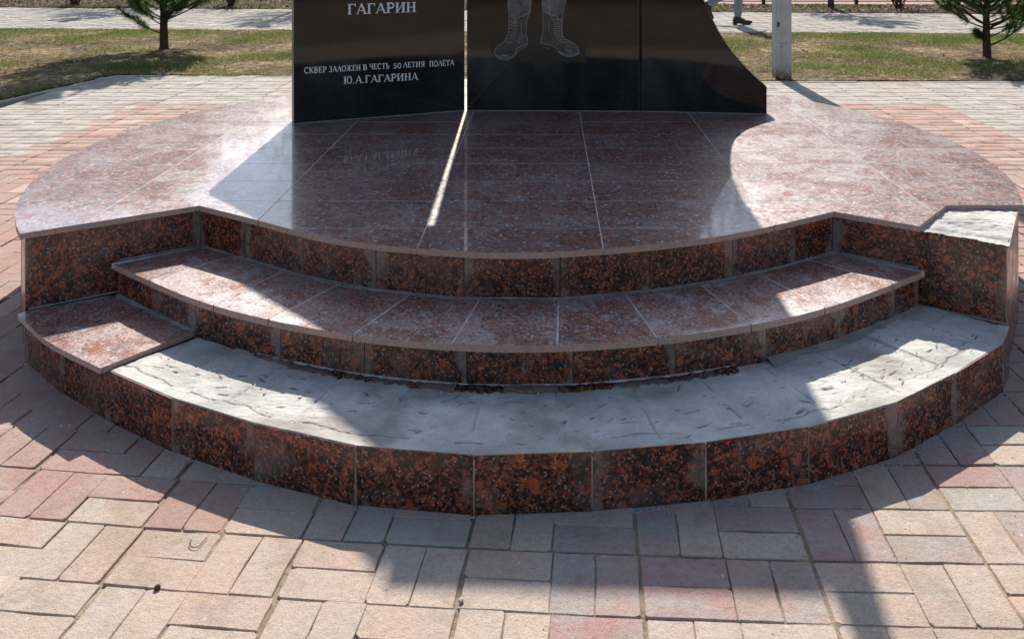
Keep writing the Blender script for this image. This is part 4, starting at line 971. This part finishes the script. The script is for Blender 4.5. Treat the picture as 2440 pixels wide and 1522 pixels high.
# ------------------------------------------------------------------ walking person
def skin_body(name, verts, edges, radii, mats, mfun, parent, levels=2):
    me = bpy.data.meshes.new(name); me.from_pydata(verts, edges, []); o_ = bpy.data.objects.new(name, me); COL.objects.link(o_)
    sk = o_.modifiers.new('skin', 'SKIN'); 
    for i, r_ in enumerate(radii): me.skin_vertices[0].data[i].radius = r_ if isinstance(r_, tuple) else (r_, r_)
    me.skin_vertices[0].data[0].use_root = True
    sb = o_.modifiers.new('sub', 'SUBSURF'); sb.levels = levels; sb.render_levels = levels
    dg = bpy.context.evaluated_depsgraph_get(); nm = bpy.data.meshes.new_from_object(o_.evaluated_get(dg)); bpy.data.objects.remove(o_); bpy.data.meshes.remove(me)
    nm.name = name; nm.materials.clear()
    for m_ in mats: nm.materials.append(m_)
    for p in nm.polygons: p.material_index = mfun(p.center); p.use_smooth = True
    return link(name, nm, parent)
per = empty('person', (2.93, 14.68, 0)); tag(per, 'person in grey jeans and black shoes walking right along the path', 'person')
vb = [(-.02, 0, .95), (-.01, 0, 1.15), (.0, 0, 1.40), (.01, 0, 1.50), (.03, 0, 1.60), (.04, 0, 1.72),
      (.03, -.09, .90), (.05, -.09, .50), (.035, -.09, .10), (-.06, .09, .90), (-.04, .10, .50), (-.42, .10, .30),
      (.0, -.19, 1.38), (-.10, -.23, 1.12), (.02, -.24, .90), (.0, .19, 1.38), (.12, .23, 1.13), (.26, .22, .98)]
eb = [(0, 1), (1, 2), (2, 3), (3, 4), (4, 5), (0, 6), (6, 7), (7, 8), (0, 9), (9, 10), (10, 11), (2, 12), (12, 13), (13, 14), (2, 15), (15, 16), (16, 17)]
rb = [.14, .13, .14, .06, .085, .07, .095, .075, .062, .095, .075, .062, .06, .05, .035, .06, .05, .035]
skin_body('body', vb, eb, rb, [JEANS, COATM, SKIN], lambda c_: 0 if c_[2] < .93 and abs(c_[1]) < .17 else (2 if c_[2] > 1.52 or (c_[2] < .98 and abs(c_[1]) > .17) else 1), per)
def shoe(loc, rot, parent):
    prof = [(-.075, .0), (-.02, .0), (-.018, .018), (.055, .016), (.07, .0), (.17, .004), (.215, .022), (.225, .045), (.20, .062), (.12, .072), (.06, .105), (.03, .13), (-.06, .13), (-.08, .07)]
    m_ = MB(); n = len(prof); W_ = [.035, .035, .035, .038, .042, .045, .03, .02, .03, .038, .036, .034, .034, .034]
    Lf = [(x, -w, z_) for (x, z_), w in zip(prof, W_)]; Rt = [(x, w, z_) for (x, z_), w in zip(prof, W_)]
    m_.face(Lf[::1]); m_.face(Rt[::-1])
    for i in range(n): j = (i + 1) % n; m_.face([Lf[i], Rt[i], Rt[j], Lf[j]])
    o_ = m_.build('shoe', SHOE, parent); o_.location = loc; o_.rotation_euler = rot; return o_
shoe((.035, -.09, 0.002), (0, 0, 0), per); shoe((-.47, .10, .24), (0, 1.0, 0), per)
skin_body('hair', [(.035, 0, 1.70), (.02, 0, 1.78)], [(0, 1)], [.10, .07], [COATM], lambda c_: 0, per, 1)

# ------------------------------------------------------------------ far things: they show in the polished stone
def building(loc, w, d, h, label):
    root = empty('building', loc); tag(root, label, 'building')
    m_ = MB(); m_.box((0, 0, h / 2), (w, d, h)); m_.build('wall', WALLP, root); m_ = MB(); m_.box((0, 0, h + .15), (w + .6, d + .6, .3)); m_.build('roof', ROOFM, root)
    m_ = MB(); m_.box((0, 0, 0), (1.3, .12, 1.5)); wm = m_.mesh('window', GLASSM); fl = int(h / 3)
    for i in range(int(w / 3)):
        for k in range(fl): link('window', wm, root, (-w / 2 + 1.6 + i * 3, -d / 2 - .02, 1.9 + k * 3))
building((-29.0, 62, 0), 9, 10, 16, 'pale plastered apartment block beyond the square at the left')
def far_tree(loc, h, w, seed, mat, label, grp, n=2600, cz=.6):
    r_ = np.random.RandomState(seed); root = empty('tree', loc); tag(root, label, 'tree', grp)
    m_ = MB(); m_.tube([(0, 0, -.05), (.05, 0, h * .3), (.0, .1, h * .6), (.1, 0, h * .95)], [h * .022, h * .017, h * .012, h * .003], 8)
    for k in range(10): az = r_.rand() * 6.28; z_ = h * r_.uniform(.25, .8); L = w * r_.uniform(.4, .8) * (1.1 - z_ / h); m_.tube([(0, 0, z_), (math.cos(az) * L * .5, math.sin(az) * L * .5, z_ + L * .35), (math.cos(az) * L, math.sin(az) * L, z_ + L * .8)], [h * .008, h * .005, h * .002], 5)
    m_.build('trunk', BARK, root)
    cl = r_.normal(0, 1, (24, 3)); cl /= np.linalg.norm(cl, axis=1)[:, None]; cl *= r_.uniform(.35, .85, (24, 1)); c = cl[r_.randint(0, 24, n)] + r_.normal(0, .2, (n, 3)); c[:, 0] *= w / 2; c[:, 1] *= w / 2; c[:, 2] = c[:, 2] * h * .38 + h * cz
    s_ = r_.uniform(.08, .22, n)[:, None]; a = r_.normal(0, 1, (n, 3)); b = r_.normal(0, 1, (n, 3)); V_ = np.stack([c, c + a * s_, c + b * s_], 1).reshape(-1, 3); fast('crown', V_, np.arange(3 * n).reshape(-1, 3), [mat], parent=root)
ORD = 'first second third fourth fifth sixth seventh eighth ninth tenth eleventh twelfth'.split()
LT = [(-20.5, 40, 9.5, 7), (-14.8, 42, 10, 6), (-17.5, 52, 12, 8)]
for k, (x, y, h_, w) in enumerate(LT): far_tree((x, y, 0), h_, w, 60 + k, CROWN, ['nearest brownish tree beyond the square at the left', 'brownish tree beyond the square closest to the memorial axis', 'tallest brownish tree in front of the pale apartment block'][k], 'trees beyond the square at the left')
for k in range(12):  # unseen row added tall and dense so the polished top reflects less sky
    x = -3 + k * 3.6; far_tree((x - 4, 40 + (k % 3) * 3, 0), 16 + (k * 7 % 4), 8.5, 80 + k, CROWN, '%s brownish tree, counted from the left, in the unseen row added at the right to darken reflections' % ORD[k], 'unseen trees added at the right to darken reflections', 6000, .5)
for k in range(11): far_tree((-19 + k * 3.7, -14 - (k % 3) * 1.3, 0), 8.5 + k % 3, 6.0, 120 + k, CROWN2, '%s dark dense tree, counted from the left, in the row behind the square' % ORD[k], 'trees behind the camera', 3000, .48)
